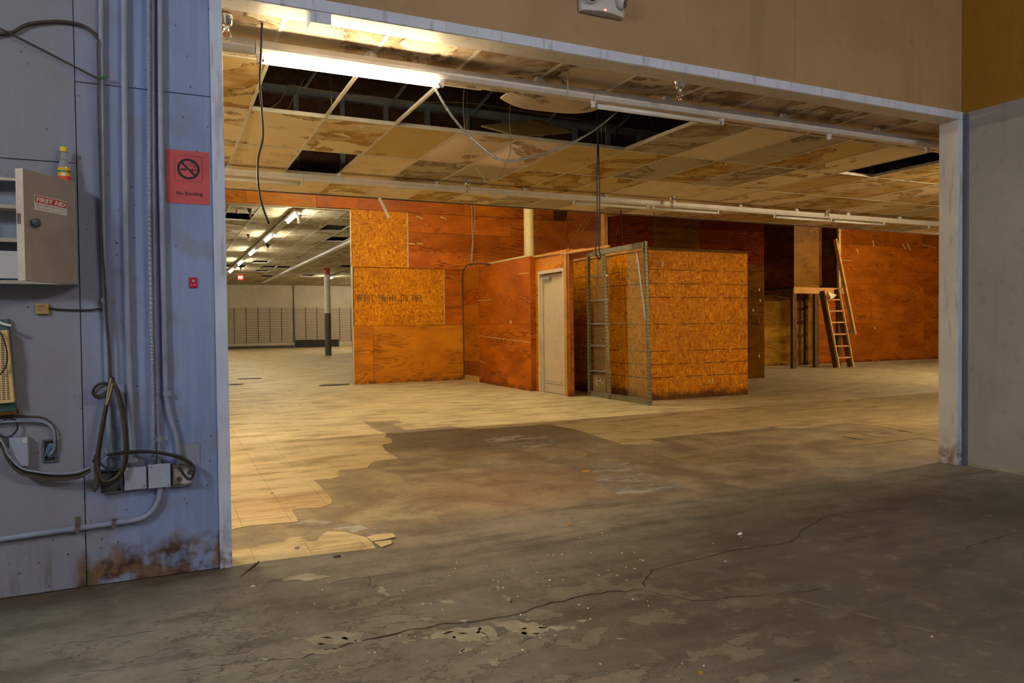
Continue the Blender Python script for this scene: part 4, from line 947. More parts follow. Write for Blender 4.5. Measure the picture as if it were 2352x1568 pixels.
# ================================================================== BLUE WALL: CONDUITS, BOXES, SIGNS
def wl_pts(off, *l): return [Wl(a, b, off) for a, b in l]
def up(l, off): # continue a run to above the frame
    return [Wl(l[0][0]-1, -60, off)]+[Wl(a, b, off) for a, b in l]
def conduit(l, r, label, off=.02, straps=(), top=True, mat='conduit_paint'):
    pts = up(l, off) if top else [Wl(a, b, off) for a, b in l]
    t = thing('conduit', pts[-1], label, 'conduit', None)
    obj('pipe', MB().tube(pts, r, 12, smooth=5), mat, t, smooth=True)
    for (a, b, hor) in straps:
        c = Wl(a, b, off); 
        if hor: obj('strap', MB().box(c.x-.012, c.x+.012, D-off-r-.003, D-.0005, c.z-r-.003, c.z+r+.003).box(c.x-.012, c.x+.012, D-.004, D-.0005, c.z+r+.003, c.z+r+.035), 'rust_box', t)
        else: obj('strap', MB().box(c.x-r-.003, c.x+r+.003, D-off-r-.003, D-.0005, c.z-.012, c.z+.012).box(c.x+r, c.x+r+.035, D-.004, D-.0005, c.z-.012, c.z+.012), 'conduit_paint', t)
    return t
conduit([(233,200),(236,480),(240,660),(246,870),(253,1072)], .0125, 'painted conduit nearest the first aid box, ending at the open dark box', straps=((252, 1040, 0), (241, 690, 0)))
conduit([(286,200),(288,400),(293,700),(299,900),(307,1073)], .0165, 'thickest painted conduit, dropping to the left blank cover box', straps=((306, 1055, 0),))
conduit([(350,200),(352,480),(356,750),(361,950),(365,1066)], .0115, 'slim painted conduit beside the ribbed one, dropping to the right cover box', straps=((363, 1008, 0),))
conduit([(369,200),(371,400),(377,700),(381,880),(384,920),(393,965),(405,1005),(409,1035),(411,1066)], .0145, 'bent painted conduit by the red sign, ending at the open rusty box', straps=((383, 903, 0),))
pts = catmull(up([(342,200),(343,480),(349,800),(352,960),(351,1045),(347,1062)], .041), 60); rr = [.0085+.0013*((i % 2)*2-1) for i in range(len(pts))]
obj('flexible_conduit', MB().tube(pts, rr, 8), 'conduit_paint', None, label='ribbed flexible conduit running down the blue wall beside the slim pipe', cat='conduit')
t = thing('conduit', Wl(180, 1213, .02), 'weathered conduit running low along the blue wall and bending up', 'conduit')
obj('pipe', MB().tube([Wl(a, b, .02) for a, b in ((-90,1249),(0,1238),(90,1225),(180,1213),(260,1201),(310,1194),(340,1182),(360,1158),(367,1135),(368,1117))], .0145, 12, smooth=6), 'conduit_paint', t, smooth=True)
for a, b in ((178, 1213), (262, 1201)):
    c = Wl(a, b, .02); obj('strap', MB().box(c.x-.009, c.x+.009, D-.038, D-.0005, c.z-.017, c.z+.017).box(c.x-.012, c.x+.012, D-.004, D-.0005, c.z+.017, c.z+(.055 if a < 200 else .02)), 'rust_box', t)

def cover_box(x0, y0, x1, y1, dep, label, mat='box_cover_paint', name='junction_box'):
    a, b = Wl(x0, y0, dep), Wl(x1, y1, dep); t = thing(name, ((a.x+b.x)/2, D, b.z), label, 'junction box')
    obj('box_body', MB().box(a.x+.004, b.x-.004, D-dep, D-.0005, b.z+.004, a.z-.004), 'rust_box', t)
    obj('cover_plate', MB().box(a.x, b.x, D-dep-.003, D-dep-.0002, b.z, a.z), mat, t, bevel=.001)
    mb = MB()
    for sx_, sz in ((a.x+.012, a.z-.014), (b.x-.012, b.z+.014)): mb.lathe((sx_, D-dep-.003, sz), [(.006, 0), (.005, .002)], 10, (0,-1,0))
    obj('screw', mb, 'galvanised', t)
cover_box(285, 1074, 337, 1121, .045, 'square junction box with a plain grey cover, left of its twin')
cover_box(340, 1067, 392, 1117, .045, 'square junction box with a lighter blue cover beside the open box')
def open_box(x0, y0, x1, y1, label, mats=('rust_box', 'dark_box')):
    a, b = Wl(x0, y0), Wl(x1, y1); dep = .04; w = .004; t = thing('junction_box', ((a.x+b.x)/2, D, b.z), label, 'junction box')
    obj('back_plate', MB().box(a.x, b.x, D-.004, D-.0005, b.z, a.z), mats[1], t)
    obj('box_side', MB().box(a.x, a.x+w, D-dep, D-.004, b.z, a.z).box(b.x-w, b.x, D-dep, D-.004, b.z, a.z).box(a.x+w, b.x-w, D-dep, D-.004, b.z, b.z+w).box(a.x+w, b.x-w, D-dep, D-.004, a.z-w, a.z), mats[0], t)
    mb = MB()
    for k in range(2): mb.lathe((a.x+.03+.05*k, D-.004, b.z+.03+.03*k), [(.014, 0), (.012, .002)], 14, (0,-1,0))
    obj('knockout', mb, mats[0], t)
open_box(231, 1078, 283, 1125, 'open dark junction box behind the cable coil', ('dark_box', 'dark_box'))
open_box(397, 1066, 442, 1110, 'open rusty junction box with wires spilling out, right of the covers', ('rust_box', 'plastic_grey'))
a, b = Wl(412, 1018), Wl(460, 1066)
obj('steel_plate', MB().box(a.x, b.x, D-.003, D-.0003, b.z, a.z), 'conduit_paint', None, label='bare grey steel plate on the blue wall above the open box', cat='plate', bevel=.001)
# small grey terminal box and the hole with wires, near the frame's edge
a, b = Wl(20, 1006, .05), Wl(66, 1070, .05); t = thing('terminal_box', ((a.x+b.x)/2, D, b.z), 'small tall grey terminal box under the speaker', 'terminal box')
obj('cover', MB().box(a.x, b.x, D-.05, D-.0005, b.z, a.z), 'box_cover_paint', t, bevel=.004)
obj('hasp', MB().box(b.x-.022, b.x-.004, D-.053, D-.05, a.z-.03, a.z-.004), 'plastic_grey', t)
a, b = Wl(98, 1010), Wl(132, 1059); t = thing('wall_outlet_box', ((a.x+b.x)/2, D, b.z), 'open outlet box on the blue wall with blue wires inside', 'outlet box'); w = .008
obj('box_back', MB().box(a.x+w, b.x-w, D-.003, D-.0004, b.z+w, a.z-w), 'black_trim', t)
obj('box_rim', MB().box(a.x, a.x+w, D-.012, D-.0005, b.z, a.z).box(b.x-w, b.x, D-.012, D-.0005, b.z, a.z).box(a.x+w, b.x-w, D-.012, D-.0005, b.z, b.z+w).box(a.x+w, b.x-w, D-.012, D-.0005, a.z-w, a.z), 'dark_box', t)
mb = MB()
for k in range(4): mb.tube(wl_pts(.01, (104+k*5, 1048), (108+k*4, 1030), (116+k*2, 1018), (120+k, 1035), (112+k*5, 1050)), .003, 6, smooth=4)
obj('loose_wire', mb, 'blue_wire', t, smooth=True)
# cables of the wall
def wc_(name, l, r, mat, label, off=.018, group=None, **k): return cable(name, wl_pts(off, *l), r, mat, label, group=group, **k)
wc_('cable', [(-60,95),(0,78),(30,73),(60,57),(95,51),(140,49),(185,57),(210,71),(227,90)], .008, 'brown_cable', 'thick brown cable arching across the wall above the first aid box')
wc_('cable', [(-60,38),(0,65),(60,95),(120,126),(180,157),(226,180)], .0045, 'brown_cable', 'thin brown cable slanting down to the green tie', .03)
wc_('cable', [(227,90),(224,110),(225,178),(226,260),(230,400),(235,560),(241,640),(246,730),(252,800),(255,868)], .0045, 'brown_cable', 'thin cable strapped along the conduit nearest the first aid box', .041)
obj('cable_tie', MB().beam(Wl(222, 180, .035), Wl(248, 175, .04), .006, .012), 'green_tie', None, label='green tie wrapped round the thin cables on the conduit', cat='cable tie')
wc_('cable', [(113,708),(150,711),(200,712),(228,709),(237,713)], .004, 'black_cable', 'thin dark wire from the ochre block to the conduit', .012)
cbn = thing('cable_bundle', Wl(120, 1092), 'sagging bundle of brown and grey cables leading to the coil', 'cable')
for k, (dy, r, mt) in enumerate(((0, .0065, 'brown_cable'), (5, .0055, 'black_cable'), (9, .006, 'brown_cable'), (-4, .005, 'conduit_paint'))):
    wc_('cable', [(-60,960+dy),(0,1012+dy),(18,1048+dy),(48,1078+dy),(90,1088+dy),(130,1092+dy),(175,1089+dy),(196,1081+dy*.8),(207,1076+dy*.6)], r, mt, None, .06+.007*k, cat=None, parent=cbn)
clp = thing('cable_bundle', Wl(118, 1046), 'three thin cables curving from the speaker into the outlet box', 'cable')
for k, dy in enumerate((0, 7, 12)):
    wc_('cable', [(-40,962+dy),(20,956+dy),(70,956+dy*.9),(100,960+dy*.8),(120,975+dy*.7),(128-k*2,998),(127-k*2,1030),(118-k*3,1046)], .0045, 'conduit_paint' if k else 'brown_cable', None, .02+.005*k, cat=None, parent=clp)
wc_('cable', [(0,1000),(14,1004),(30,998),(40,982),(36,966),(20,960),(8,964)], .004, 'black_cable', 'small black cable loop above the terminal box', .03)
# the big coil
coil = thing('cable_coil', Wl(250, 1112), 'dark cable coil hung from a tan wire on the conduit', 'cable')
wc_('cable', [(258,866),(262,880),(274,905),(284,950),(291,1000),(291,1050),(281,1085),(262,1106),(244,1111),(232,1103),(226,1085),(226,1055),(232,1010),(240,960),(248,920),(257,885),(259,866)], .0085, 'black_cable', None, 0.072, n=9, cat=None, parent=coil)
wc_('cable', [(256,872),(268,895),(279,945),(286,1000),(286,1052),(276,1084),(258,1101),(242,1105),(231,1095),(222,1060),(228,1010),(236,965),(245,925),(254,890)], .0075, 'brown_cable', None, 0.082, n=9, cat=None, parent=coil)
wc_('cable', [(254,884),(240,880),(224,884),(214,897),(217,909),(230,914),(243,908),(250,893),(254,880)], .0065, 'black_cable', None, 0.077, n=8, cat=None, parent=coil)
wc_('cable', [(252,884),(238,886),(226,893),(219,904),(226,908),(240,902),(250,890)], .005, 'brown_cable', None, 0.082, cat=None, parent=coil)
wc_('cable', [(255,868),(251,885),(247,905),(244,930),(252,905),(258,880)], .005, 'tan_wire', None, 0.088, cat=None, parent=coil)
wc_('cable', [(246,1044),(280,1038),(330,1036),(375,1040),(410,1047),(435,1060),(446,1075),(443,1092),(436,1100),(424,1092),(412,1072)], .007, 'black_cable', None, 0.084, n=9, cat=None, parent=coil)
wc_('cable', [(250,1050),(300,1041),(350,1039),(400,1049),(432,1064),(440,1082)], .005, 'brown_cable', None, 0.077, cat=None, parent=coil)
wc_('cable', [(232,1000),(242,1035),(250,1045),(238,1056),(225,1064)], .005, 'conduit_paint', None, 0.062, cat=None, parent=coil)
wc_('cable', [(222,1045),(221,1075),(223,1100),(222,1115),(214,1128)], .0115, 'scrap_dark', None, 0.067, n=9, cat=None, parent=coil)
wc_('cable', [(212,1060),(222,1052),(232,1066),(246,1076)], .006, 'black_cable', None, 0.072, cat=None, parent=coil)

# first aid cabinet
cz0, cz1 = P(172, 653, 1, D-.12).z, P(170, 418, 1, D-.12).z; hx = P(173, 540, 1, D-.12).x; bx0 = hx-.42
t = thing('first_aid_cabinet', (hx-.2, D, cz0), 'taupe metal first aid cabinet with its door hanging open', 'cabinet'); th = .006
obj('cabinet_body', MB().box(bx0, hx, D-.008, D-.0005, cz0, cz1).box(bx0, bx0+th, D-.12, D-.008, cz0, cz1).box(hx-th, hx, D-.12, D-.008, cz0, cz1).box(bx0+th, hx-th, D-.12, D-.008, cz0, cz0+th).box(bx0+th, hx-th, D-.12, D-.008, cz1-th, cz1), 'cabinet_inside', t)
obj('front_rim', MB().box(bx0, hx, D-.124, D-.1202, cz1-.012, cz1).box(bx0, hx, D-.124, D-.1202, cz0, cz0+.016).box(bx0, bx0+.012, D-.124, D-.1202, cz0+.016, cz1-.012), 'cabinet_cream', t)
for py in (475, 552):
    z = P(30, py, 1, D-.12).z
    obj('shelf', MB().box(bx0+th, hx-th, D-.115, D-.0085, z-.004, z).box(bx0+th, hx-th, D-.1198, D-.1152, z-.007, z+.011), 'cabinet_cream', t)
hd_ = Vector((hx, D-.124, cz0)); Zh = (hd_-CAM).dot(fw); Zf = Zh/1.098
v = fw+(55-W/2)/FPX*rt+(522-H/2)/FPX*dn; fe = CAM+v*Zf; fe.z = cz0
u = (hd_-fe); u.z = 0; dw = u.length; u.normalize(); n_ = Vector((u.y, -u.x, 0))
if n_.dot(CAM-fe) < 0: n_ = -n_
dfr = (fe, u, FZ, n_); dh = cz1-cz0
dr = obj('cabinet_door', MB().prism([(0,0),(dw,0),(dw,dh),(0,dh)], dfr, -.003, 0), 'cabinet_taupe', t, bevel=.001)
obj('door_flange', MB().prism([(0,0),(.003,0),(.003,dh),(0,dh)], dfr, -.03, -.0032).prism([(.003,0),(dw,0),(dw,.003),(.003,.003)], dfr, -.03, -.0032).prism([(.003,dh-.003),(dw,dh-.003),(dw,dh),(.003,dh)], dfr, -.03, -.0032), 'cabinet_cream', dr)
obj('door_edge_strip', MB().prism([(-.002,0),(-.0002,0),(-.0002,dh),(-.002,dh)], dfr, -.034, .002), 'cabinet_cream', dr)
# label: its corners are at 0.19/0.89 of the door's width, 0.76..0.66 of the height
lx0, lx1, lz0, lz1 = dw*.20, dw*.83, dh*.655, dh*.79
obj('label', MB().prism([(lx0,lz0),(lx1,lz0),(lx1,lz1),(lx0,lz1)], dfr, .0003, .0008), 'paper_white', dr, label='white and red FIRST AID label')
lr = lz0+(lz1-lz0)*.50
obj('label_band', MB().prism([(lx0+.003,lr),(lx1-.003,lr),(lx1-.003,lz1-.003),(lx0+.003,lz1-.003)], dfr, .0009, .0012), 'label_red', dr)
ts = (lz1-lr)*.78
mb = text_mb('FIRST AID', dfr, ts, (lx0+lx1)/2, lr+(lz1-lr)*.18, 0, .0016, bold=.0012)
wx = max((p-fe).dot(u) for p in mb.v)-min((p-fe).dot(u) for p in mb.v); sc_ = (lx1-lx0)*.9/wx
obj('label_text', text_mb('FIRST AID', dfr, ts, (lx0+lx1)/2, lr+(lz1-lr)*.18, 0, .0016, bold=.0012, sx=sc_), 'paper_white', dr, fix=False)
for tx, yy, s_ in (('FERRELL & BOWMAN FIRST AID CO. INC.', .29, .18), ('FIRST AID SUPPLY CO.   LANCASTER', .09, .13)):
    mb = text_mb(tx, dfr, (lz1-lz0)*s_, 0, 0, 0, .0012); wx = max((p-fe).dot(u) for p in mb.v)-min((p-fe).dot(u) for p in mb.v)
    obj('label_text', text_mb(tx, dfr, (lz1-lz0)*s_*1.1, (lx0+lx1)/2, lz0+(lz1-lz0)*yy, 0, .0012, sx=(lx1-lx0)*.92/wx/1.1), 'ink', dr, fix=False)
ko = fe+u*dw*.16+FZ*dh*.53
obj('door_knob', MB().lathe(ko, [(.012, 0), (.012, .006), (.02, .014), (.02, .026), (.014, .032)], 18, n_), 'dark_box', dr, smooth=True)
obj('latch', MB().beam(fe+FZ*(dh*.51)-n_*.02-u*.003, fe+FZ*(dh*.60)-n_*.02-u*.003, .012, .014), 'rust_box', dr)
# contents
z = P(30, 637, 1, D-.1).z; z1_ = P(30, 577, 1, D-.1).z
obj('folded_card', MB().box(bx0+.02, hx-.12, D-.116, D-.112, z-.006, z1_), 'paper_white', None, label='white card standing in the bottom of the first aid cabinet', cat='card')
obj('supply_box', MB().box(hx-.30, hx-.16, D-.108, D-.05, cz0+th+.0002, cz0+.03), 'blue_plastic', None, label='small blue box lying on the floor of the first aid cabinet', cat='box', bevel=.002)
# bottle of hot sauce on the cabinet
c = P(148, 416, 1, D-.055); bzz = cz1; bt = thing('sauce_bottle', (c.x, D-.055, bzz), 'empty clear sauce bottle with yellow cap standing on the first aid cabinet', 'bottle'); c = Vector((c.x, D-.055, bzz+.0003))
hb = P(146, 338, 1, D-.055).z-bzz; k = hb/.178
obj('glass_body', MB().lathe(c, [(r*k, h*k) for r, h in ((.022, 0), (.0265, .003), (.027, .01), (.027, .078), (.0265, .088), (.020, .104), (.0155, .122), (.0135, .145), (.013, .154))], 24), 'bottle_glass', bt, smooth=True)
obj('cap', MB().lathe(c, [(r*k, h*k) for r, h in ((.0165, .1545), (.017, .158), (.0165, .174), (.0155, .178))], 24), 'cap_yellow', bt, smooth=False)
lb = obj('label', MB().lathe(c, [(.0274*k, .012*k), (.0274*k, .075*k)], 24), 'label_yellow', bt, label='yellow and red bottle label')
obj('label_stripe', MB().lathe(c, [(.0277*k, .052*k), (.0277*k, .062*k)], 24), 'label_green', lb); obj('label_stripe', MB().lathe(c, [(.0277*k, .013*k), (.0277*k, .034*k)], 24), 'label_scarlet', lb)
obj('label_print', MB().lathe(c+Vector((.0, -.0279*k, .04*k)), [(.008*k, 0), (.007*k, .0006)], 10, (0,-1,0)), 'paper_white', lb)

# ochre block, red tag
a, b = Wl(81, 697, .02), Wl(112, 721, .02); t = thing('wood_block', ((a.x+b.x)/2, D, b.z), 'small ochre connector block with handwriting, on the wall under the first aid cabinet', 'block')
obj('block_body', MB().box(a.x, b.x, D-.022, D-.0005, b.z, a.z), 'block_ochre', t, bevel=.002)
fr2 = (Vector((a.x, D-.022, b.z)), FX, FZ, -FY); hgt = a.z-b.z; wid = b.x-a.x
for tx, yy in (('EXT', .62), ('251', .28)): obj('handwriting', text_mb(tx, fr2, hgt*.30, wid*.14, hgt*yy, 0, .0008, 'LEFT'), 'ink_brown', t, fix=False)
a, b = Wl(434, 637, .008), Wl(453, 661, .008); t = thing('red_tag', ((a.x+b.x)/2, D, b.z), 'glossy red plastic hanger tag on the blue wall under the sign', 'tag')
obj('tag_body', MB().box(a.x, b.x, D-.010, D-.0005, b.z, a.z), 'tag_red', t, bevel=.003)
mb = MB()
for fx_, fz_, r_ in ((.55, .68, .007), (.3, .3, .0045), (.7, .3, .0045)): mb.lathe((a.x+(b.x-a.x)*fx_, D-.0102, b.z+(a.z-b.z)*fz_), [(r_, 0), (r_, .0006)], 12, (0,-1,0))
obj('tag_hole', mb, 'conduit_paint', t)
# no smoking sign
a, b = Wl(380, 342), Wl(482, 471); sw, sh = b.x-a.x, a.z-b.z; t = thing('no_smoking_sign', ((a.x+b.x)/2, D, b.z), 'red no smoking sign with a crossed-out cigarette on the blue wall', 'sign')
fs = (Vector((a.x, D, b.z)), FX, FZ, -FY)
sb = obj('sign_sheet', MB().prism([(0,0),(sw,0),(sw,sh),(0,sh)], fs, .0006, .0026), 'sign_red', t)
def ring(cx, cz, r0, r1, h0, h1, n=40):
    mb = MB(); o_, u_, v_, nn = fs
    for h in (h0, h1):
        for r in (r0, r1):
            for k in range(n): an = 2*math.pi*k/n; mb.v.append(o_+u_*(cx+r*math.cos(an))+v_*(cz+r*math.sin(an))+nn*h)
    for k in range(n):
        l = (k+1) % n; mb.f += [[2*n+k, 2*n+l, 3*n+l, 3*n+k], [n+k, n+l, 3*n+l, 3*n+k], [k, l, 2*n+l, 2*n+k]]
    return mb
cx, cz, R1 = sw*.515, sh*.655, sw*.262
obj('prohibition_ring', ring(cx, cz, R1*.78, R1, .0027, .0034), 'ink', sb)
def bar(x0, z0, x1, z1, w, h=.0034):
    d_ = Vector((x1-x0, z1-z0)).normalized()*w/2; return MB().prism([(x0-d_.y, z0+d_.x), (x0+d_.y, z0-d_.x), (x1+d_.y, z1-d_.x), (x1-d_.y, z1+d_.x)], fs, .0028, h)
obj('slash', bar(cx-R1*.62, cz+R1*.62, cx+R1*.62, cz-R1*.62, R1*.2, .0038), 'ink', sb)
mb = MB()
for (p0, p1, wd_) in (((-.70, -.06), (-.14, -.06), .17), ((.22, -.06), (.50, -.06), .17), ((.54, -.06), (.60, -.06), .17), ((.64, -.06), (.70, -.06), .17)):
    q = bar(cx+p0[0]*R1, cz+p0[1]*R1, cx+p1[0]*R1, cz+p1[1]*R1, wd_*R1); mb.add(q.v, q.f)
sm2 = [(.68,.10),(.68,.28),(.50,.34),(.34,.36),(.20,.44),(.14,.58),(.26,.66),(.42,.66),(.44,.54),(.60,.50),(.70,.36)]
for i in range(len(sm2)-1):
    q = bar(cx+sm2[i][0]*R1*.92, cz+sm2[i][1]*R1*.92, cx+sm2[i+1][0]*R1*.92, cz+sm2[i+1][1]*R1*.92, .05*R1); mb.add(q.v, q.f)
obj('cigarette_symbol', mb, 'ink', sb)
rx0, rx1, rz0, rz1, rr_ = sw*.205, sw*.835, sh*.425, sh*.905, .014
out = []
for (qx, qz, a0) in ((rx1-rr_, rz1-rr_, 0), (rx0+rr_, rz1-rr_, 90), (rx0+rr_, rz0+rr_, 180), (rx1-rr_, rz0+rr_, 270)):
    for k in range(6): an = math.radians(a0+k*18); out.append((qx+rr_*math.cos(an), qz+rr_*math.sin(an)))
mb = MB()
for i in range(len(out)):
    q = bar(*out[i], *out[(i+1) % len(out)], .0014); mb.add(q.v, q.f)
obj('border_line', mb, 'ink', sb)
mb = text_mb('No Smoking', fs, .03, 0, 0, 0, .003); wx = max(p.x for p in mb.v)-min(p.x for p in mb.v)
s_ = sw*.60/wx
obj('sign_text', text_mb('No Smoking', fs, .03*s_, sw*.53, sh*.165, 0, .0031, bold=.0006), 'ink', sb, fix=False)
mb = MB()
for zz in (.012, sh-.012): mb.lathe((a.x+sw*.5, D-.0027, b.z+zz), [(.003, 0), (.002, .002)], 8, (0,-1,0))
obj('pin', mb, 'chrome', sb)
# old loudspeaker cabinet at the frame's edge
t = thing('wall_speaker', Wl(0, 945), 'old speaker with a cream perforated grille on a teal board', 'speaker')
def poly_w(off0, off1, l):
    fr_ = (Vector((0, D, 0)), FX, FZ, -FY); return MB().prism([(Wl(x, y, off1).x, Wl(x, y, off1).z) for x, y in l], fr_, off0, off1)
obj('back_board', poly_w(.0005, .03, [(-120,742),(20,732),(37,944),(-120,962)]), 'teal_board', t, bevel=.003)
gr = obj('grille_frame', poly_w(.0305, .07, [(-110,762),(17,757),(33,924),(-110,936)]), 'grille_cream', t, bevel=.003)
obj('grille', poly_w(.0702, .0712, [(-100,770),(10,767),(24,917),(-100,926)]), 'grille_perforated', gr)
obj('base_shelf', poly_w(.0005, .06, [(-120,955),(38,943),(38,951),(-120,964)]), 'dark_lumber', t)
cable('coiled_cord', wl_pts(.085, (-40,715),(0,740),(12,745),(26,748)), .006, 'paper_white', 'white coiled cord end above the old speaker')
cable('cable', wl_pts(.09, (-30,740),(0,764),(12,790),(17,820),(12,845),(0,860)), .0035, 'black_cable', 'thin black cable draped over the cream speaker grille')

# ================================================================== SHELVING FRAME BEFORE THE CABIN
fg = thing('shelving_frame', (6.82, 10.6, 0), 'tall slotted steel shelving side frame with wire mesh leaning before the cabin', 'shelving frame')
XF = 6.82
def post(p, q, name='upright'):
    o = obj(name, MB().beam(p, q, .045, .045, (1,0,0)), 'steel_angle', fg)
    d = (Vector(q)-Vector(p)); k = int(d.length/.06); mb = MB(); dd = d.normalized()
    for i in range(1, k):
        c = Vector(p)+dd*i*.06
        for off in (-.011, .011): mb.box(c.x-.0235, c.x-.0226, c.y+off-.004, c.y+off+.004, c.z-.012, c.z+.012).box(c.x+off-.004, c.x+off+.004, c.y-.0235, c.y-.0226, c.z-.012, c.z+.012)
    obj('slot_holes', mb, 'black_trim', o, kind='stuff')
yl = P(1321, 905, 2, 0).y
pL0, pL1 = P(1323, 905, 0, XF), P(1320, 588, 0, XF); pL0.z = 0
pM0, pM1 = P(1400, 921, 0, XF), P(1386, 575, 0, XF); pM0.z = 0
pR0, pR1 = P(1493, 930, 0, XF+.02), P(1482, 554, 0, XF+.02); pR0.z = 0
pL0.y = pL1.y = min(pL1.y, 11.28)
post(pL0, pL1); post(pM0, pM1); post(pR0, pR1)
def rail(y0, z0, y1, z1, w, h, mat='steel_angle', name='rail', x=XF): obj(name, MB().beam((x, y0, z0), (x, y1, z1), w, h), mat, fg)
def fy(px, py): p = P(px, py, 0, XF); return p.y, p.z
for (a, b) in (((1322, 640), (1390, 632)), ((1322, 692), (1392, 688)), ((1322, 744), (1393, 743)), ((1322, 792), (1396, 795)), ((1324, 848), (1398, 853))):
    (ya, za), (yb_, zb2) = fy(*a), fy(*b); rail(min(ya, 11.26), za, yb_, zb2, .03, .022, 'galvanised', 'cross_bar', XF+.03)
rail(11.28, .05, pR0.y, .05, .02, .09, 'steel_angle', 'base_rail', XF+.025)
zT = pR1.z-.07
rail(11.28, pL1.z-.03, pM1.y, pM1.z-.05, .03, .06, 'steel_angle', 'top_rail', XF+.005); rail(pM1.y+.3, pM1.z-.03, pR1.y, zT+.02, .035, .085, 'steel_angle', 'top_rail', XF-.01)
(y1_, z1a), (y2_, z2a) = fy(1435, 600), fy(1484, 600)
obj('mesh_panel', MB().box(XF+.045, XF+.046, pR0.y+.03, fy(1436, 740)[0], .09, zT), 'wire_mesh', fg)
obj('mesh_panel', MB().box(XF+.05, XF+.051, pM0.y+.06, 11.2, .09, pM1.z-.1), 'wire_mesh', fg)
(ya, za), (yb_, zb2) = fy(1326, 857), fy(1385, 906)
obj('hardboard_panel', MB().box(XF+.052, XF+.058, yb_, min(ya, 11.24), .09, za), 'hardboard', fg)
mb = MB(); r5 = random.Random(6)
for i in range(22):
    y = r5.uniform(yb_+.05, min(ya, 11.24)-.05); z = r5.uniform(.15, za-.05); mb.box(XF+.0505, XF+.0516, y-.01, y+.01, z-.008, z+.012)
obj('paint_spots', mb, 'chip_white', fg, kind='stuff')
p, q = P(1463, 580, 0, XF+.03), P(1482, 735, 0, XF+.03)
obj('diagonal_strap', MB().beam(p, q, .006, .03), 'galvanised', fg)
(ya, za) = fy(1395, 743); rail(ya, za, pR0.y, P(1489, 745, 0, XF).z, .006, .012, 'steel_angle', 'cross_bar', XF+.04)

# ================================================================== PLATFORM AND LADDER
TY = 15.0; tw = thing('raised_platform', (16.6, TY, 0), 'wooden platform on posts with a tall plywood closet, before the red wall', 'platform')
px0, px1 = P(1824, 600, 1, TY).x, P(1880, 600, 1, TY).x; pxr = P(1932, 600, 1, TY).x; dz0, dz1 = P(1850, 674, 1, TY).z, P(1850, 660, 1, TY).z
obj('front_beam', MB().box(px0-.06, pxr+.10, TY-.05, TY, dz0, dz1), 'lumber', tw, bevel=.004)
obj('side_beam', MB().box(px0-.06, px0-.01, TY, YB-.02, dz0, dz1), 'dark_lumber', tw)
obj('deck', MB().box(px0-.06, pxr+.10, TY, YB-.02, dz1-.03, dz1), 'dark_lumber', tw)
obj('closet_front', MB().box(px0, px1, TY, TY+.02, dz1, 4.9), 'brown_plywood', tw)
obj('closet_side', MB().box(px0, px0+.02, TY+.02, YB-.02, dz1, 4.9), 'dark_plywood', tw)
obj('closet_side', MB().box(pxr-.06, pxr-.04, TY+.08, YB-.02, dz1, 4.9), 'dark_plywood', tw)
obj('closet_back', MB().box(px0+.02, pxr-.06, YB-.04, YB-.02, dz1, 4.9), 'dark_lumber', tw)
obj('door_jamb', MB().box(px1, px1+.06, TY+.02, TY+.12, dz1, 4.9), 'dark_lumber', tw)
obj('door_jamb', MB().box(pxr-.09, pxr-.01, TY, TY+.07, dz1, 4.9), 'pale_lumber', tw)
obj('inner_door', MB().beam((px1+.16, TY+.25, (dz1+4.9)/2), (pxr-.22, TY+.5, (dz1+4.9)/2), 2.5, .03, (0,1,0)), 'dark_plywood', tw)
for (px, y, w) in ((1823, TY-.02, .14), (1874, TY-.02, .15), (1851, TY+.95, .09), (1926, TY+.1, .12)):
    x = P(px, 760, 1, y).x; obj('leg', MB().box(x-w/2, x+w/2, y-.04, y+.05, 0, dz0-.001 if y > TY else dz0), 'dark_lumber', tw)
a, b = P(1772, 520, 1, YB-.05), P(1772, 676, 1, YB-.05)
obj('wall_conduit', MB().tube([a, b, P(1795, 682, 1, YB-.05), P(1826, 683, 1, YB-.05)], .014, 8), 'galvanised', tw, smooth=True)  # conduit on the back wall, grouped with the platform
ld = thing('wooden_ladder', (17.0, 14.5, 0), 'steep wooden ladder with a slanting handrail leaning on the platform', 'ladder')
A0 = P(1921, 845, 2, 0); B0 = P(1955, 844, 2, 0); A0.y = B0.y = 14.5; A0.x = P(1921, 845, 1, 14.5).x; B0.x = P(1954, 844, 1, 14.5).x
A1 = P(1888, 668, 1, TY-.10); B1 = P(1921, 664, 1, TY-.10); A0.z = B0.z = .02
for p, q in ((A0, A1), (B0, B1)): obj('stringer', MB().beam(p, q, .075, .16, (0,1,0)), 'dark_lumber', ld); 
for p, q in ((A0, A1), (B0, B1)): obj('stringer_lit_edge', MB().beam(p+Vector((.03,-.085,0)), q+Vector((.03,-.085,0)), .03, .008, (0,1,0)), 'pale_lumber', ld)  # pale strips paint the light caught along the stringers' right edges
for py in (688, 714, 740, 767, 794, 820):
    tA = None
    z = P(1925, py, 1, 14.75).z; t_ = (z-A0.z)/(A1.z-A0.z); p = A0.lerp(A1, t_); q = B0.lerp(B1, t_)
    obj('rung', MB().box(p.x+.03, q.x-.03, p.y-.09, p.y+.06, z-.018, z+.018), 'lumber', ld)
h0, h1 = P(1963, 768, 1, 14.62), P(1918, 549, 1, 15.05-.10)
obj('handrail', MB().beam(h0, h1, .06, .10, (0,1,0)), 'lumber', ld)
obj('rail_bracket', MB().beam(P(1944, 766, 1, 14.68), P(1962, 757, 1, 14.66), .05, .07), 'dark_lumber', ld)
q = [P(x, y, 1, TY-.36) for x, y in ((1902, 670), (1910, 673), (1922, 677), (1918, 681), (1909, 687), (1906, 680))]
mb = MB(); mb.v = q+[p+Vector((.01, .05, .01)) for p in q]; k = len(q)
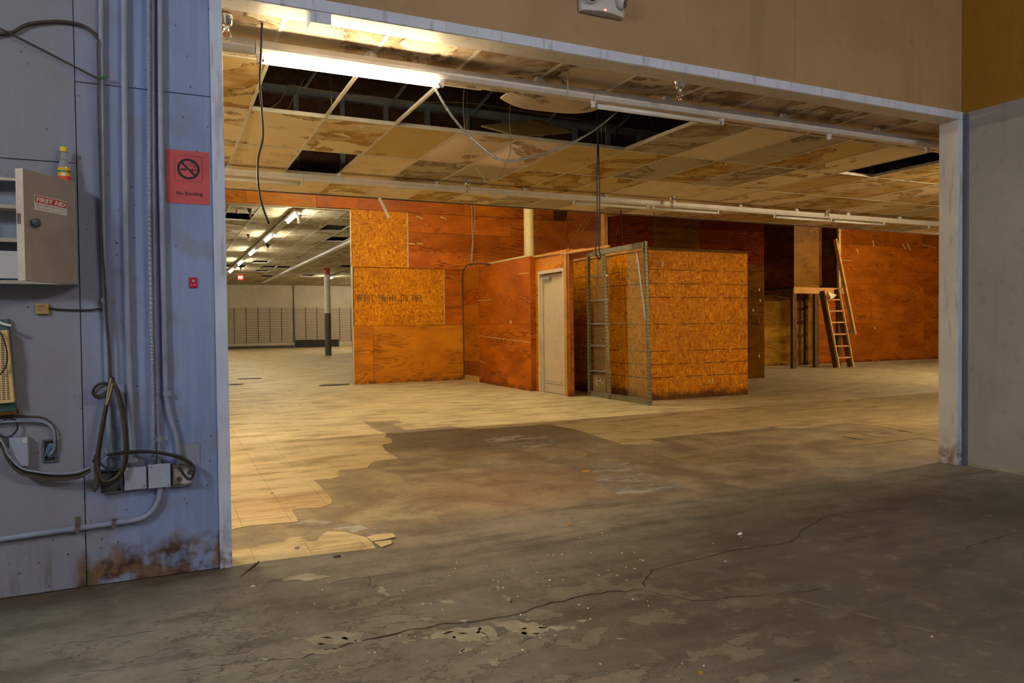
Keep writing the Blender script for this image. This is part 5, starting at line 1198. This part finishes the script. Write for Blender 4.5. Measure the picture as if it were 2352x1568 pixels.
mb.f = [list(range(k)), [k+i for i in range(k)][::-1]]+[[i, (i+1) % k, k+(i+1) % k, k+i] for i in range(k)]
obj('paper_rag', mb, 'rag_white', None, label='crumpled pale paper caught on the top of the ladder', cat='paper')

# ================================================================== FAR STORE THINGS
c = P(753, 800, 2, 0); cx_, cy_ = P(753, 740, 1, 33.0).x, 33.0; r_ = .135
t = thing('steel_column', (cx_, cy_, 0), 'round store column with dark base and red top', 'column')
zA, zB = P(753, 719, 1, cy_).z, ZF-.27
for nm, a, b, mt, rr_ in (('column_base', .0, zA, 'column_dark', r_*1.03), ('column_shaft', zA, zB, 'column_white', r_), ('column_cap', zB, ZF, 'column_red', r_*1.03)):
    obj(nm, MB().lathe((cx_, cy_, a), [(rr_, .0), (rr_, b-a)], 20), mt, t)
ey = 38.0; a, b = P(546, 631, 1, ey), P(559, 643, 1, ey); t = thing('exit_sign', ((a.x+b.x)/2, ey, b.z), 'glowing red EXIT sign hanging in the far store', 'exit sign')
obj('sign_box', MB().box(a.x, b.x, ey, ey+.06, b.z, a.z), 'column_red', t); obj('sign_face', MB().box(a.x+.01, b.x-.01, ey-.004, ey-.0002, b.z+.01, a.z-.01), 'exit_glow', t)
fe_ = (Vector((a.x, ey, b.z)), FX, FZ, -FY)
obj('sign_text', text_mb('EXIT', fe_, (a.z-b.z)*.72, (b.x-a.x)/2, (a.z-b.z)*.26, 0, .006, bold=.004, sx=.62), 'exit_letter', t, fix=False)
obj('hanger', MB().box((a.x+b.x)/2-.02, (a.x+b.x)/2+.02, ey+.02, ey+.04, a.z, ZF), 'white_steel', t)
c = P(512, 521, 2, ZF); c.x = P(505, 521, 2, ZF).x
obj('ceiling_diffuser', MB().lathe((c.x, c.y, ZF-.10), [(.30, 0), (.34, .03), (.60, .05), (.64, .085), (.64, .0998)], 32), 'slat_cream', None, smooth=False, label='large round ceiling air diffuser in the far store', cat='diffuser')
obj('hanging_tag', MB().beam(P(542, 474, 1, 17.0), P(543, 489, 1, 17.0), .03, .006), 'sign_red', None, label='red strip hanging from the store ceiling by the lintel', cat='tag')
cable('ceiling_wire', [P(549, 474, 1, 17.0), P(550, 482, 1, 17.0), P(546, 492, 1, 17.0)], .006, 'tan_wire', 'pale wire end hanging beside the red strip in the store')
for i, (px, py) in enumerate(((584, 500), (828+0, 0))[:1]):
    lump('floor_scrap', 583, 806, .02, .01, 'scrap_dark', 'dark scrap lying on the far store floor', 'debris', None, 61)
for i, (px, py, s_) in enumerate(((578, 870, .16), (540, 883, .14), (770, 884, .2), (1480, 868, .01))[:3]):
    p = F(px, py, .005); mb = MB(); rr5 = random.Random(i+90)
    mb.prism([(p.x+math.cos(a_*math.pi/4)*s_*2*rr5.uniform(.6, 1.1), p.y+math.sin(a_*math.pi/4)*s_*rr5.uniform(.5, 1.1)) for a_ in range(8)], FLOORF, .0052, .02)
    obj('loose_tile', mb, 'scrap_dark', None, label=['dark loose tile scrap on the store floor beyond the doorway', 'dark loose tile scrap on the floor at the left jamb edge', 'dark loose tile scrap at the foot of the plywood doorway'][i], cat='debris')
